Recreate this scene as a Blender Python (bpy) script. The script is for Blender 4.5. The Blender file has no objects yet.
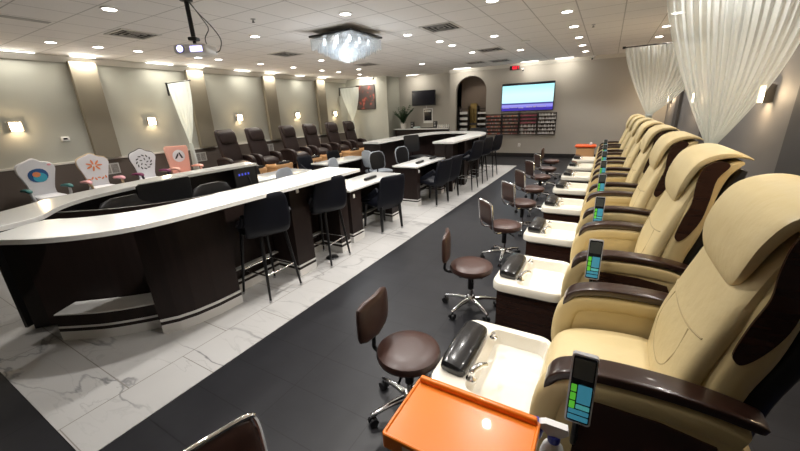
import bpy, math, random
from mathutils import Vector, Matrix
random.seed(7)
PI = math.pi
col = bpy.context.scene.collection
# ------------------------------------------------------------------ materials
MATS = {}
def mat(name, color, rough=.5, metal=0, emit=None, es=0, coat=0, noise=None, bump=None, alpha=None, spec=None, trans=0):
    m = bpy.data.materials.new(name); m.use_nodes = True
    nt = m.node_tree; b = nt.nodes['Principled BSDF']
    b.inputs['Base Color'].default_value = (*color, 1)
    b.inputs['Roughness'].default_value = rough
    b.inputs['Metallic'].default_value = metal
    b.inputs['Coat Weight'].default_value = coat
    b.inputs['Transmission Weight'].default_value = trans
    if spec is not None: b.inputs['Specular IOR Level'].default_value = spec
    if emit:
        b.inputs['Emission Color'].default_value = (*emit, 1); b.inputs['Emission Strength'].default_value = es
    if alpha is not None: b.inputs['Alpha'].default_value = alpha
    tc = nt.nodes.new('ShaderNodeTexCoord')
    if noise:   # (scale vector, amount, second colour)
        sc, c2, det = noise
        mp = nt.nodes.new('ShaderNodeMapping'); mp.inputs['Scale'].default_value = sc
        n = nt.nodes.new('ShaderNodeTexNoise'); n.inputs['Detail'].default_value = det; n.inputs['Scale'].default_value = 1
        mx = nt.nodes.new('ShaderNodeMix'); mx.data_type = 'RGBA'
        mx.inputs[6].default_value = (*color, 1); mx.inputs[7].default_value = (*c2, 1)
        nt.links.new(tc.outputs['Object'], mp.inputs[0]); nt.links.new(mp.outputs[0], n.inputs['Vector'])
        nt.links.new(n.outputs[0], mx.inputs[0]); nt.links.new(mx.outputs[2], b.inputs['Base Color'])
    if bump:
        n2 = nt.nodes.new('ShaderNodeTexNoise'); n2.inputs['Scale'].default_value = bump[0]; n2.inputs['Detail'].default_value = 3
        bp = nt.nodes.new('ShaderNodeBump'); bp.inputs['Strength'].default_value = bump[1]; bp.inputs['Distance'].default_value = bump[2]
        nt.links.new(tc.outputs['Object'], n2.inputs['Vector']); nt.links.new(n2.outputs[0], bp.inputs['Height'])
        nt.links.new(bp.outputs[0], b.inputs['Normal'])
    MATS[name] = m
    return m
M = MATS
mat('cream_leather', (.56,.445,.225), .42, noise=((3,3,3), (.66,.545,.31), 3), bump=(14, .35, .012))
mat('cream_shell', (.52,.41,.205), .42)
mat('welt_leather', (.40,.31,.16), .5)
mat('espresso', (.022,.010,.007), .22, noise=((3,3,40), (.045,.02,.013), 4), coat=.3)
mat('arm_wood', (.015,.006,.004), .28, noise=((6,40,40), (.036,.015,.010), 4), coat=.4)
mat('laminate', (.010,.006,.0055), .45, noise=((30,30,2.5), (.021,.012,.010), 4), spec=.25)
mat('laminate_edge', (.009,.007,.006), .5, spec=.25)
mat('quartz', (.80,.80,.77), .16, noise=((2,2,2), (.70,.70,.68), 3))
mat('kick_metal', (.62,.61,.59), .42, noise=((6,6,6),(.7,.69,.67),2))
mat('basin_white', (.76,.72,.62), .14, coat=.4)
mat('chrome', (.85,.85,.86), .12, 1)
mat('dull_metal', (.45,.45,.46), .35, 1)
mat('brown_vinyl', (.050,.021,.015), .4, bump=(30,.15,.004))
mat('brown_back', (.045,.020,.014), .4, bump=(30,.15,.004))
mat('footrest_vinyl', (.012,.012,.013), .22, coat=.3)
mat('black_vinyl', (.012,.012,.013), .4, bump=(30,.15,.004), spec=.35)
mat('navy_leather', (.005,.006,.011), .5, bump=(20,.1,.004), spec=.22)
mat('black_plastic', (.012,.012,.013), .35)
mat('black_metal', (.010,.010,.011), .3, .3)
mat('grey_mesh', (.20,.21,.23), .55)
mat('grey_shell', (.33,.36,.40), .45)
mat('dark_leather', (.020,.012,.011), .42, noise=((4,4,4),(.028,.016,.014),2), bump=(12,.25,.01), spec=.3)
mat('tan_wood', (.62,.33,.14), .38, noise=((4,4,20),(.62,.37,.18),3))
mat('orange_plastic', (.80,.20,.014), .3, coat=.15)
mat('red_orange', (.72,.10,.02), .35)
mat('white_plastic', (.75,.74,.72), .35)
mat('blue_plastic', (.02,.035,.42), .3)
mat('blue_hose', (.05,.12,.50), .35)
mat('clear_tape', (.85,.62,.45), .2)
mat('remote_shell', (.55,.56,.58), .3, .4)
mat('remote_face', (.008,.009,.012), .15)
mat('lcd_grey', (.06,.065,.06), .2)
mat('lcd_green', (.10,.45,.04), .4, emit=(.15,.8,.05), es=.25)
mat('lcd_blue', (.05,.22,.30), .4, emit=(.06,.35,.5), es=.25)
mat('lcd_teal', (.10,.42,.40), .4, emit=(.1,.5,.5), es=.25)
mat('wall_paint', (.40,.40,.35), .75, bump=(60,.05,.002))
mat('wall_paint_back', (.40,.375,.335), .75)
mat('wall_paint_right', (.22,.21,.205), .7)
mat('pilaster_paint', (.19,.165,.12), .7)
mat('pilaster_dark', (.085,.08,.078), .7)
mat('wainscot_paint', (.125,.100,.085), .6)
mat('trim_paint', (.62,.60,.55), .5)
mat('baseboard_dark', (.018,.016,.016), .4)
mat('vent_white', (.62,.60,.57), .5)
mat('vent_louvre', (.34,.33,.32), .5)
mat('vent_dark', (.02,.02,.02), .8)
mat('ceiling_grid', (.50,.475,.45), .6)
mat('lamp_ring', (.80,.78,.75), .4)
mat('lamp_glow', (1,1,1), .5, emit=(1,.95,.88), es=14)
mat('strip_glow', (1,1,1), .5, emit=(1,.97,.90), es=6)
mat('sconce_glow', (1,.9,.75), .4, emit=(1,.80,.55), es=16)
mat('sconce_frame', (.25,.23,.2), .3, .8)
mat('peach_fabric', (.78,.42,.34), .6)
mat('white_board', (.72,.72,.75), .45)
mat('teal', (.02,.14,.14), .5); mat('pink', (.75,.38,.42), .45); mat('magenta', (.16,.02,.08), .45); mat('tan_frame', (.55,.42,.27), .45)
mat('ink_blue', (.02,.09,.26), .6); mat('ink_orange', (.75,.25,.10), .5); mat('ink_pink', (.80,.35,.38), .5); mat('ink_black', (.03,.03,.035), .5); mat('ink_cyan',(.05,.4,.55),.5)
mat('leaf', (.035,.085,.03), .45); mat('pot_white', (.7,.68,.64), .4)
mat('gold', (.26,.18,.06), .4, .6)
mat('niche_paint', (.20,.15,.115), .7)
mat('rack_back', (.13,.11,.10), .5)
mat('shelf_black', (.02,.015,.014), .4)
mat('led_red', (.5,0,0), .4, emit=(1,.02,.05), es=2.2)
mat('led_blue', (0,0,.5), .4, emit=(.15,.2,1), es=.4)
mat('lens_glow', (.5,.5,1), .2, emit=(.45,.42,1), es=4)
mat('cable', (.05,.05,.05), .5)
mat('screen_off', (.008,.008,.014), .12)
mat('paper', (.7,.7,.68), .6)
mat('towel', (.5,.6,.6), .7)
for i, c in enumerate([(.62,.20,.14),(.52,.18,.20),(.62,.14,.22),(.72,.70,.68),(.66,.40,.28),(.5,.47,.45),(.60,.45,.42),(.42,.20,.18)]):
    mat('polish%d' % i, c, .25)

def nodes_mat(name):
    m = bpy.data.materials.new(name); m.use_nodes = True; MATS[name] = m
    return m, m.node_tree, m.node_tree.nodes['Principled BSDF']
def mathn(nt, op, a, b=None, c=None):
    n = nt.nodes.new('ShaderNodeMath'); n.operation = op
    for k, v in enumerate((a, b, c)):
        if v is None: continue
        if isinstance(v, (int, float)): n.inputs[k].default_value = v
        else: nt.links.new(v, n.inputs[k])
    return n.outputs[0]
def gridmask(nt, coord, origin, pitch, w):
    # 1 on the joint lines lying every pitch metres
    f = mathn(nt, 'FRACT', mathn(nt, 'DIVIDE', mathn(nt, 'SUBTRACT', coord, origin - 100*pitch), pitch))
    d = mathn(nt, 'MINIMUM', f, mathn(nt, 'SUBTRACT', 1.0, f))
    return mathn(nt, 'LESS_THAN', d, w/pitch/2)
def mixc(nt, fac, a, b):
    mx = nt.nodes.new('ShaderNodeMix'); mx.data_type = 'RGBA'
    for k, v in ((0, fac), (6, a), (7, b)):
        if isinstance(v, tuple): mx.inputs[k].default_value = (*v, 1)
        elif isinstance(v, float): mx.inputs[k].default_value = v
        else: nt.links.new(v, mx.inputs[k])
    return mx.outputs[2]
def xyz(nt):
    tc = nt.nodes.new('ShaderNodeTexCoord'); sp = nt.nodes.new('ShaderNodeSeparateXYZ')
    nt.links.new(tc.outputs['Object'], sp.inputs[0])
    return tc, sp.outputs
# dark slate-look floor tiles
m, nt, b = nodes_mat('floor_tile'); tc, s = xyz(nt)
g = mathn(nt, 'MAXIMUM', gridmask(nt, s[0], -2.2, .61, .006), gridmask(nt, s[1], .32, .305, .006))
n = nt.nodes.new('ShaderNodeTexNoise'); n.inputs['Scale'].default_value = 5; n.inputs['Detail'].default_value = 6; nt.links.new(tc.outputs['Object'], n.inputs['Vector'])
c = mixc(nt, n.outputs[0], (.010,.010,.012), (.023,.023,.026)); c = mixc(nt, g, c, (.007,.007,.008))
nt.links.new(c, b.inputs['Base Color']); b.inputs['Roughness'].default_value = .42; b.inputs['Specular IOR Level'].default_value = .35
# marble
m, nt, b = nodes_mat('marble'); tc, s = xyz(nt)
def ridge(scale, dist, w, rot=.6):
    mp = nt.nodes.new('ShaderNodeMapping'); mp.inputs['Rotation'].default_value = (0, 0, rot); mp.inputs['Scale'].default_value = (scale*.32, scale, scale)
    nt.links.new(tc.outputs['Object'], mp.inputs[0])
    n = nt.nodes.new('ShaderNodeTexNoise'); n.inputs['Scale'].default_value = 1; n.inputs['Detail'].default_value = 5; n.inputs['Distortion'].default_value = dist
    nt.links.new(mp.outputs[0], n.inputs['Vector'])
    d = mathn(nt, 'ABSOLUTE', mathn(nt, 'SUBTRACT', n.outputs[0], .5))
    return mathn(nt, 'SUBTRACT', 1.0, mathn(nt, 'MINIMUM', mathn(nt, 'DIVIDE', d, w), 1.0))
v1 = ridge(2.0, .55, .015, .75); v2 = ridge(4.2, .7, .012, .6)
n = nt.nodes.new('ShaderNodeTexNoise'); n.inputs['Scale'].default_value = 1.3; nt.links.new(tc.outputs['Object'], n.inputs['Vector'])
fade = mathn(nt, 'MULTIPLY', mathn(nt, 'SUBTRACT', n.outputs[0], .38), 4.0); fade = mathn(nt, 'MAXIMUM', mathn(nt, 'MINIMUM', fade, 1.0), 0.0)
base = mixc(nt, n.outputs[0], (.36,.355,.345), (.54,.53,.515))
vv = mathn(nt, 'MULTIPLY', mathn(nt, 'ADD', mathn(nt, 'MULTIPLY', v1, .95), mathn(nt, 'MULTIPLY', v2, .3)), fade)
c = mixc(nt, vv, base, (.12,.12,.125))
border = mathn(nt, 'GREATER_THAN', s[0], -2.575)
gy = gridmask(nt, s[1], .69, .72, .007)
gy2 = gridmask(nt, s[1], .33, .72, .006)
gx = mathn(nt, 'MAXIMUM', gridmask(nt, s[0], -2.575-1.22, 1.22, .007), 0.0)
gm = mathn(nt, 'MAXIMUM', mathn(nt, 'MULTIPLY', gy, mathn(nt, 'SUBTRACT', 1.0, border)), mathn(nt, 'MULTIPLY', gy2, border))
gx = mathn(nt, 'MULTIPLY', gx, mathn(nt, 'LESS_THAN', s[0], -2.5))
gm = mathn(nt, 'MAXIMUM', gm, gx)
c = mixc(nt, gm, c, (.22,.20,.18))
nt.links.new(c, b.inputs['Base Color']); b.inputs['Roughness'].default_value = .28
# ceiling tiles
m, nt, b = nodes_mat('ceiling_tile'); tc, s = xyz(nt)
n = nt.nodes.new('ShaderNodeTexNoise'); n.inputs['Scale'].default_value = 90; n.inputs['Detail'].default_value = 4; nt.links.new(tc.outputs['Object'], n.inputs['Vector'])
c = mixc(nt, n.outputs[0], (.78,.755,.735), (.86,.835,.815))
g = mathn(nt, 'MAXIMUM', gridmask(nt, s[0], .04, .61, .016), gridmask(nt, s[1], 2.37, .61, .016))
c = mixc(nt, g, c, (.50,.48,.465))
nt.links.new(c, b.inputs['Base Color']); b.inputs['Roughness'].default_value = .85
# sheer curtain
m = bpy.data.materials.new('sheer'); m.use_nodes = True; MATS['sheer'] = m; nt = m.node_tree; nt.nodes.clear()
out = nt.nodes.new('ShaderNodeOutputMaterial'); d = nt.nodes.new('ShaderNodeBsdfDiffuse'); t = nt.nodes.new('ShaderNodeBsdfTranslucent'); tr = nt.nodes.new('ShaderNodeBsdfTransparent')
d.inputs[0].default_value = (.88,.92,.90,1); t.inputs[0].default_value = (.86,.90,.88,1)
a1 = nt.nodes.new('ShaderNodeMixShader'); a1.inputs[0].default_value = .45; nt.links.new(d.outputs[0], a1.inputs[1]); nt.links.new(t.outputs[0], a1.inputs[2])
a2 = nt.nodes.new('ShaderNodeMixShader'); a2.inputs[0].default_value = .22; nt.links.new(a1.outputs[0], a2.inputs[1]); nt.links.new(tr.outputs[0], a2.inputs[2]); nt.links.new(a2.outputs[0], out.inputs[0])
# crystal
m = bpy.data.materials.new('crystal'); m.use_nodes = True; MATS['crystal'] = m; nt = m.node_tree; nt.nodes.clear()
out = nt.nodes.new('ShaderNodeOutputMaterial'); gl = nt.nodes.new('ShaderNodeBsdfGlossy'); gl.inputs[0].default_value = (.9,.95,1,1); gl.inputs[1].default_value = .15
tl = nt.nodes.new('ShaderNodeBsdfTranslucent'); tl.inputs[0].default_value = (.88,.95,1,1); tr = nt.nodes.new('ShaderNodeBsdfTransparent')
a1 = nt.nodes.new('ShaderNodeMixShader'); a1.inputs[0].default_value = .45; nt.links.new(gl.outputs[0], a1.inputs[1]); nt.links.new(tl.outputs[0], a1.inputs[2])
a2 = nt.nodes.new('ShaderNodeMixShader'); a2.inputs[0].default_value = .5; nt.links.new(a1.outputs[0], a2.inputs[1]); nt.links.new(tr.outputs[0], a2.inputs[2]); nt.links.new(a2.outputs[0], out.inputs[0])
# big screen picture (object space: x right, z up, in metres)
m, nt, b = nodes_mat('tv_picture'); tc, s = xyz(nt)
r = nt.nodes.new('ShaderNodeValToRGB'); e = r.color_ramp.elements; e[0].position = 0; e[0].color = (.05,.03,.35,1); e[1].position = 1; e[1].color = (.35,.85,.95,1)
r.color_ramp.interpolation = 'LINEAR'
for p_, c_ in ((.10,(.04,.02,.30)),(.11,(.22,.20,.75)),(.22,(.30,.28,.70)),(.23,(.05,.04,.25)),(.28,(.05,.06,.30)),(.29,(.55,.90,.95)),(.6,(.60,.97,1.0))):
    q = e.new(p_); q.color = (*c_, 1)
nt.links.new(mathn(nt, 'MULTIPLY', mathn(nt, 'ADD', s[2], .43), 1.16), r.inputs[0])
b.inputs['Base Color'].default_value = (0,0,0,1); b.inputs['Roughness'].default_value = .3
nt.links.new(r.outputs[0], b.inputs['Emission Color']); b.inputs['Emission Strength'].default_value = .95
# abstract picture
m, nt, b = nodes_mat('art_print'); tc, s = xyz(nt)
n = nt.nodes.new('ShaderNodeTexNoise'); n.inputs['Scale'].default_value = 3.2; n.inputs['Detail'].default_value = 2; nt.links.new(tc.outputs['Object'], n.inputs['Vector'])
r = nt.nodes.new('ShaderNodeValToRGB'); e = r.color_ramp.elements; e[0].position = .35; e[0].color = (.045,.035,.035,1); e[1].position = .8; e[1].color = (.7,.55,.45,1)
for p_, c_ in ((.55,(.06,.035,.03)),(.60,(.22,.03,.025)),(.68,(.4,.16,.10))):
    q = e.new(p_); q.color = (*c_, 1)
nt.links.new(n.outputs[0], r.inputs[0]); nt.links.new(r.outputs[0], b.inputs['Base Color'])

# ------------------------------------------------------------------ mesh helpers
class MB:
    def __init__(s): s.v = []; s.f = []; s.m = []; s.sm = []; s.mats = []; s.cur = 0
    def mat(s, name):
        if name not in s.mats: s.mats.append(name)
        s.cur = s.mats.index(name); return s
    def add(s, vs, fs, smooth=False):
        o = len(s.v); s.v += [tuple(v) for v in vs]
        for f in fs: s.f.append([i+o for i in f]); s.m.append(s.cur); s.sm.append(smooth)
        return s
    def box(s, x0, x1, y0, y1, z0, z1, bv=0):
        if bv: return s.loftbox(x0, x1, y0, y1, z0, z1, bv)
        vs = [(x,y,z) for z in (z0,z1) for x,y in ((x0,y0),(x1,y0),(x1,y1),(x0,y1))]
        return s.add(vs, [(3,2,1,0),(4,5,6,7),(0,1,5,4),(1,2,6,5),(2,3,7,6),(3,0,4,7)])
    def loftbox(s, x0, x1, y0, y1, z0, z1, r):
        cx, cy, hx, hy = (x0+x1)/2, (y0+y1)/2, (x1-x0)/2, (y1-y0)/2
        r = min(r, hx*.98, hy*.98, (z1-z0)/2*.98); rings = []
        for (z, d) in ((z0, r), (z0+r*.3, r*.3), (z0+r, 0), (z1-r, 0), (z1-r*.3, r*.3), (z1, r)):
            rings.append([(x,y,z) for x,y in rrect(cx, cy, hx-d, hy-d, r)])
        return s.rings(rings, True, True, True)
    def rings(s, rings, cap0=True, cap1=True, smooth=True, closed=False):
        n = len(rings[0]); vs = [p for r in rings for p in r]; fs = []
        k = len(rings)
        for i in range(k - (0 if closed else 1)):
            a = i*n; b = ((i+1) % k)*n
            for j in range(n): fs.append((a+j, a+(j+1)%n, b+(j+1)%n, b+j))
        if not closed:
            if cap0: fs.append(tuple(range(n-1,-1,-1)))
            if cap1: fs.append(tuple((k-1)*n+j for j in range(n)))
        return s.add(vs, fs, smooth)
    def cyl(s, p, q, r, r2=None, n=12, smooth=True):
        return s.tube([p, q], [r, r if r2 is None else r2], n, smooth)
    def tube(s, pts, r, n=8, smooth=True):
        pts = [Vector(p) for p in pts]; rs = r if isinstance(r, (list, tuple)) else [r]*len(pts); rings = []
        prev = None
        for i, p in enumerate(pts):
            t = (pts[min(i+1, len(pts)-1)] - pts[max(i-1, 0)]).normalized()
            if prev is None: u = t.orthogonal().normalized()
            else: u = (prev - t*prev.dot(t)).normalized()
            prev = u; w = t.cross(u)
            rings.append([tuple(p + (u*math.cos(a) + w*math.sin(a))*rs[i]) for a in [2*PI*j/n for j in range(n)]])
        return s.rings(rings, True, True, smooth)
    def lathe(s, cx, cy, prof, n=20, smooth=True):
        return s.rings([[(cx+r*math.cos(2*PI*j/n), cy+r*math.sin(2*PI*j/n), z) for j in range(n)] for r, z in prof], True, True, smooth)
    def loft(s, st, n=18, e=3.0, smooth=True):
        # stations: (centre, u axis, v axis, half a, half b)
        rings = []
        for c, u, v, a, b in st:
            c, u, v = Vector(c), Vector(u), Vector(v); ring = []
            for j in range(n):
                t = 2*PI*j/n; ct, stt = math.cos(t), math.sin(t)
                ring.append(tuple(c + u*a*math.copysign(abs(ct)**(2/e), ct) + v*b*math.copysign(abs(stt)**(2/e), stt)))
            rings.append(ring)
        return s.rings(rings, True, True, smooth)
    def prism(s, poly, axis, a, b, smooth=False):
        # poly: 2-D outline extruded along an axis between a and b
        def P(p, t): return {'x': (t,p[0],p[1]), 'y': (p[0],t,p[1]), 'z': (p[0],p[1],t)}[axis]
        n = len(poly); vs = [P(p,a) for p in poly] + [P(p,b) for p in poly]
        fs = [tuple(range(n-1,-1,-1)), tuple(range(n,2*n))] + [(j,(j+1)%n,n+(j+1)%n,n+j) for j in range(n)]
        return s.add(vs, fs, smooth)
    def build(s, name, parent=None, matname=None, loc=None, **kw):
        me = bpy.data.meshes.new(name); me.from_pydata(s.v, [], s.f); me.update()
        for mn in (s.mats or [matname]): me.materials.append(M[mn])
        for i, p in enumerate(me.polygons):
            p.material_index = s.m[i]; p.use_smooth = s.sm[i]
        import bmesh
        bm = bmesh.new(); bm.from_mesh(me); bmesh.ops.recalc_face_normals(bm, faces=bm.faces); bm.to_mesh(me); bm.free()
        if any(s.sm): me.set_sharp_from_angle(angle=.75)
        o = bpy.data.objects.new(name, me); col.objects.link(o)
        if parent: o.parent = parent
        if loc: o.location = loc
        for k, v in kw.items(): o[k] = v
        return o
def B(matname): return MB().mat(matname)
def rrect(cx, cy, hx, hy, r, k=4):
    pts = []; r = max(min(r, hx*.99, hy*.99), 1e-4)
    for sx, sy, a0 in ((1,1,0),(-1,1,PI/2),(-1,-1,PI),(1,-1,1.5*PI)):
        for j in range(k+1):
            a = a0 + PI/2*j/k
            pts.append((cx+sx*(hx-r)+r*math.cos(a), cy+sy*(hy-r)+r*math.sin(a)))
    return pts
def ell(cx, cy, a, b, n=20, rot=0, e=2):
    out = []
    for j in range(n):
        t = 2*PI*j/n; x = a*math.copysign(abs(math.cos(t))**(2/e), math.cos(t)); y = b*math.copysign(abs(math.sin(t))**(2/e), math.sin(t))
        out.append((cx+x*math.cos(rot)-y*math.sin(rot), cy+x*math.sin(rot)+y*math.cos(rot)))
    return out
def empty(name, loc=(0,0,0), rz=0, label=None, cat=None, group=None):
    o = bpy.data.objects.new(name, None); col.objects.link(o); o.location = loc; o.rotation_euler = (0,0,rz); o.empty_display_size = .1
    tag(o, label, cat, group); return o
def tag(o, label=None, cat=None, group=None):
    if label: o['label'] = label
    if cat: o['category'] = cat
    if group: o['group'] = group
    return o
def copy_tree(o, parent=None):
    c = o.copy(); col.objects.link(c)
    if parent: c.parent = parent
    for ch in list(o.children): copy_tree(ch, c)
    return c
def struct(mb, name, **kw): return mb.build(name, kind='structure', **kw)
def smooth_path(pts, k=5):
    # Catmull-Rom through tuples of any length
    out = []; P = [pts[0]] + list(pts) + [pts[-1]]
    for i in range(1, len(P)-2):
        for j in range(k):
            t = j/k
            out.append(tuple(.5*((2*b) + (-a+c)*t + (2*a-5*b+4*c-d)*t*t + (-a+3*b-3*c+d)*t**3) for a, b, c, d in zip(P[i-1], P[i], P[i+1], P[i+2])))
    out.append(tuple(pts[-1])); return out

def closed_smooth(pts, k=4):
    n = len(pts); out = []
    for i in range(n):
        a, b, c, d = pts[i-1], pts[i], pts[(i+1)%n], pts[(i+2)%n]
        for j in range(k):
            t = j/k; out.append(tuple(.5*((2*q) + (-p+r_)*t + (2*p-5*q+4*r_-w)*t*t + (-p+3*q-3*r_+w)*t**3) for p, q, r_, w in zip(a, b, c, d)))
    return out
# ------------------------------------------------------------------ room
XL, XR, YB, YF, ZC = -9.8, 1.45, 12.95, -2.5, 3.05
struct(B('floor_tile').box(XL-.2, XR+.2, YF-.2, 14.2, -.1, 0), 'floor')
struct(B('marble').box(-8.0, -2.2, .32, 10.85, 0, .004), 'floor')
struct(B('ceiling_tile').box(XL-.2, XR+.2, YF-.2, 14.2, ZC, ZC+.1), 'ceiling')
struct(B('wall_paint').box(XL-.12, XL, YF, 14, 0, ZC), 'wall_left')
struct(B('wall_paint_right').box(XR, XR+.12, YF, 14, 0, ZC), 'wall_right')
struct(B('wall_paint').box(XL, XR, YF-.12, YF, 0, ZC), 'wall_front')
struct(B('wall_paint').box(XL, -7.75, 12.6, 12.72, 0, ZC), 'wall_back')           # wall with the picture
struct(B('wall_paint').box(-7.87, -7.75, 12.72, 13.6, 0, ZC), 'wall_back')
struct(B('wall_paint_back').box(-7.87, -5.1, 13.6, 13.72, 0, ZC), 'wall_back')        # recess
# end wall with the arched niche
w = B('wall_paint_back'); y0, y1 = YB, YB+.14; NX0, NX1, ZS = -4.98, -3.83, 2.28
w.box(-5.22, NX0, y0, 13.6, 0, ZC); w.box(NX1, XR, y0, y1, 0, ZC)
R_ = (NX1-NX0)/2; cx = (NX0+NX1)/2; N_ = 16
arc = [(cx - R_*math.cos(PI*j/N_), ZS + .92*R_*math.sin(PI*j/N_)) for j in range(N_+1)]
for j in range(N_):
    (xa, za), (xb, zb) = arc[j], arc[j+1]
    w.prism([(xa, za), (xb, zb), (xb, ZC), (xa, ZC)], 'y', y0, y1)
struct(w, 'wall_back')
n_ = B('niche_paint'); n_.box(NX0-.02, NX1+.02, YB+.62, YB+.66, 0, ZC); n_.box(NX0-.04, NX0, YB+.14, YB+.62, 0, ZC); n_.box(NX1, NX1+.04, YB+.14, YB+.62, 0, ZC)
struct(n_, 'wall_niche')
# wainscot, chair rail, pilasters, cornices
struct(B('wainscot_paint').box(XL, XL+.03, YF, 12.6, .12, .93), 'trim_1')
struct(B('trim_paint').box(XL, XL+.05, YF, 12.6, .93, .97), 'trim_2')
struct(B('baseboard_dark').box(XL, XL+.045, YF, 12.6, 0, .12), 'baseboard_left')
struct(B('baseboard_dark').box(NX1, XR, YB-.02, YB, 0, .13), 'baseboard_back')
struct(B('baseboard_dark').box(XR-.02, XR, YF, YB-.02, 0, .12), 'baseboard_right')
c_ = B('trim_paint'); c_.prism([(XL, ZC-.12), (XL+.03, ZC-.12), (XL+.10, ZC-.03), (XL+.10, ZC), (XL, ZC)], 'y', YF, 12.6); struct(c_, 'trim_3')
c_ = B('trim_paint'); c_.prism([(YB, ZC-.10), (YB-.02, ZC-.10), (YB-.08, ZC-.02), (YB-.08, ZC), (YB, ZC)], 'x', -5.22, XR); struct(c_, 'trim_4')
k = 5
for y in (1.0, 3.4, 5.8, 8.25, 10.7):
    struct(B('pilaster_paint').box(XL+.02, XL+.13, y, y+.46, .97, ZC-.10), 'trim_%d' % k); k += 1
for y in (.5, 3.95, 7.35, 10.55):
    struct(B('pilaster_dark').box(XR-.06, XR-.01, y, y+.5, 0, ZC), 'trim_%d' % k); k += 1

# ------------------------------------------------------------------ lights
def lamp(name, kind, loc, energy, color, size=.06, rot=None, **kw):
    l = bpy.data.lights.new(name, kind); l.energy = energy; l.color = color
    if kind in ('SPOT', 'POINT'): l.shadow_soft_size = size
    for k_, v in kw.items(): setattr(l, k_, v)
    o = bpy.data.objects.new(name, l); o.location = loc
    if rot: o.rotation_euler = rot
    col.objects.link(o); return o
dl = None
def downlight(x, y, label, energy=75, group=None):
    global dl
    if dl is None:
        root = empty('ceiling_downlight')
        B('lamp_ring').rings([[(r*math.cos(a), r*math.sin(a), z) for a in [2*PI*j/24 for j in range(24)]] for r, z in ((.072,-.002),(.095,-.001),(.095,-.012),(.075,-.014),(.072,-.002))], False, False).build('trim_ring', root)
        B('lamp_glow').lathe(0, 0, [(.072,-.004),(.072,-.008)], 24).build('lens', root)
        dl = root; o = root
    else: o = copy_tree(dl)
    o.location = (x, y, ZC); tag(o, label, 'ceiling light', group)
    lamp('downlight_beam', 'SPOT', (x, y, ZC-.03), energy, (1,.96,.915), .04, spot_size=1.9, spot_blend=.5)
ordn = ['nearest','second','third','fourth','fifth','sixth','seventh','eighth','ninth']
for i, y in enumerate((1.6, 2.9, 4.1, 5.4, 6.54, 7.8, 9.09, 10.32, 11.52)):
    vis = i-4
    downlight(-.73, y, 'round recessed ceiling light, %s in the row over the stools before the big TV wall' % ordn[max(vis,0)] if vis >= 0 else 'recessed ceiling light above the dark aisle near the camera', 62, 'downlights over the dark aisle')
for i, y in enumerate((1.6, 2.9, 4.2, 5.5, 6.66, 7.86, 9.05, 10.34, 11.56)):
    downlight(.78, y, 'recessed ceiling light seen through the sheer curtain, above the cream chairs' if i > 4 else 'recessed ceiling light above the nearest cream spa chairs', 34, 'downlights over the cream chairs')
for x, y, lb in ((-1.51,5.22,'recessed light at the top edge of the picture above the marble aisle'), (-2.14,7.63,'recessed light in front of the ceiling vent nearest the TV'),
                 (-3.40,4.51,'bright recessed ceiling light just before the crystal chandelier'), (-3.40,6.36,'recessed ceiling light right of the chandelier'),
                 (-3.2,7.38,'small spot light over the nail desks beside another small spot'), (-3.18,8.01,'small spot light over the far island, second of the pair'),
                 (-3.16,9.32,'small bright spot light by the far ceiling vent'), (-5.49,2.5,'oval recessed light near the top left vent'),
                 (-5.5,4.65,'recessed light between projector and chandelier'), (-5.07,10.35,'recessed light over the far counter, left of the arch'),
                 (-1.95,1.0,'recessed ceiling light over the near marble border'), (-2.0,2.55,'recessed ceiling light over the bar stools'), (-2.05,3.75,'recessed ceiling light over the desk chairs'),
                 (-2.1,9.9,'recessed ceiling light over the far marble end'), (-6.62,7.59,'recessed light just left below the chandelier'), (-7.12,9.93,'recessed light near the picture wall'), (-4.0,1.6,'recessed light over the curved reception counter')):
    downlight(x, y, lb, {(-1.95,1.0):120, (-2.0,2.55):115, (-2.05,3.75):110, (-4.0,1.6):22}.get((x,y), 60))
for i, y in enumerate((2.76, 3.41, 4.05, 5.26, 5.74, 6.92, 8.05, 9.24, 10.04, 11.2)):
    downlight(-8.28 + .03*i, y, 'recessed light, %s from the left in the row along the sconce wall' % (ordn+['last'])[i], 30, 'downlights along the left wall')
# slim wall-wash strips on the ceiling beside the walls
def strip(x0, x1, y0, y1, label, energy, rot, col_=(1,.94,.82)):
    cx_, cy_ = (x0+x1)/2, (y0+y1)/2
    r = empty('wall_wash_light', (cx_, cy_, ZC), label=label, cat='ceiling light', group='wall washer strips')
    hx, hy = (x1-x0)/2, (y1-y0)/2
    B('lamp_ring').box(-hx-.02, hx+.02, -hy-.02, hy+.02, -.012, -.001).build('housing', r)
    B('strip_glow').box(-hx, hx, -hy, hy, -.016, -.012).build('diffuser', r)
    l = lamp('wash_light', 'AREA', (cx_, cy_, ZC-.03), energy, col_, rot=rot)
    l.data.shape = 'RECTANGLE'; l.data.size = max(x1-x0, .05); l.data.size_y = max(y1-y0, .05)
for i, (ya, yb, en) in enumerate(((2.0,2.9,9),(3.45,3.85,24),(4.85,5.45,9),(5.85,6.25,24),(7.2,7.7,8),(8.3,8.7,22),(9.6,10.0,7),(10.75,11.15,20))):
    strip(XL+.17, XL+.23, ya, yb, 'slim bright wash light at the wall top, %s from the left above the sconces' % ordn[i], en, (0, -.5, 0))
for i, (xa, xb) in enumerate(((-4.9,-4.3),(-2.6,-2.1),(-1.6,-1.1))):
    strip(xa, xb, YB-.45, YB-.40, ['slim wash light above the arched niche','slim wash light above the big TV','slim wash light between the TV and the far curtain'][i], 5, (.5, 0, 0))
strip(-7.1, -6.6, 13.05, 13.10, 'slim wash light above the small black TV', 7, (.4,0,0))
strip(-8.9, -8.4, 12.25, 12.3, 'slim wash light above the dark picture', 12, (.5,0,0))
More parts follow.
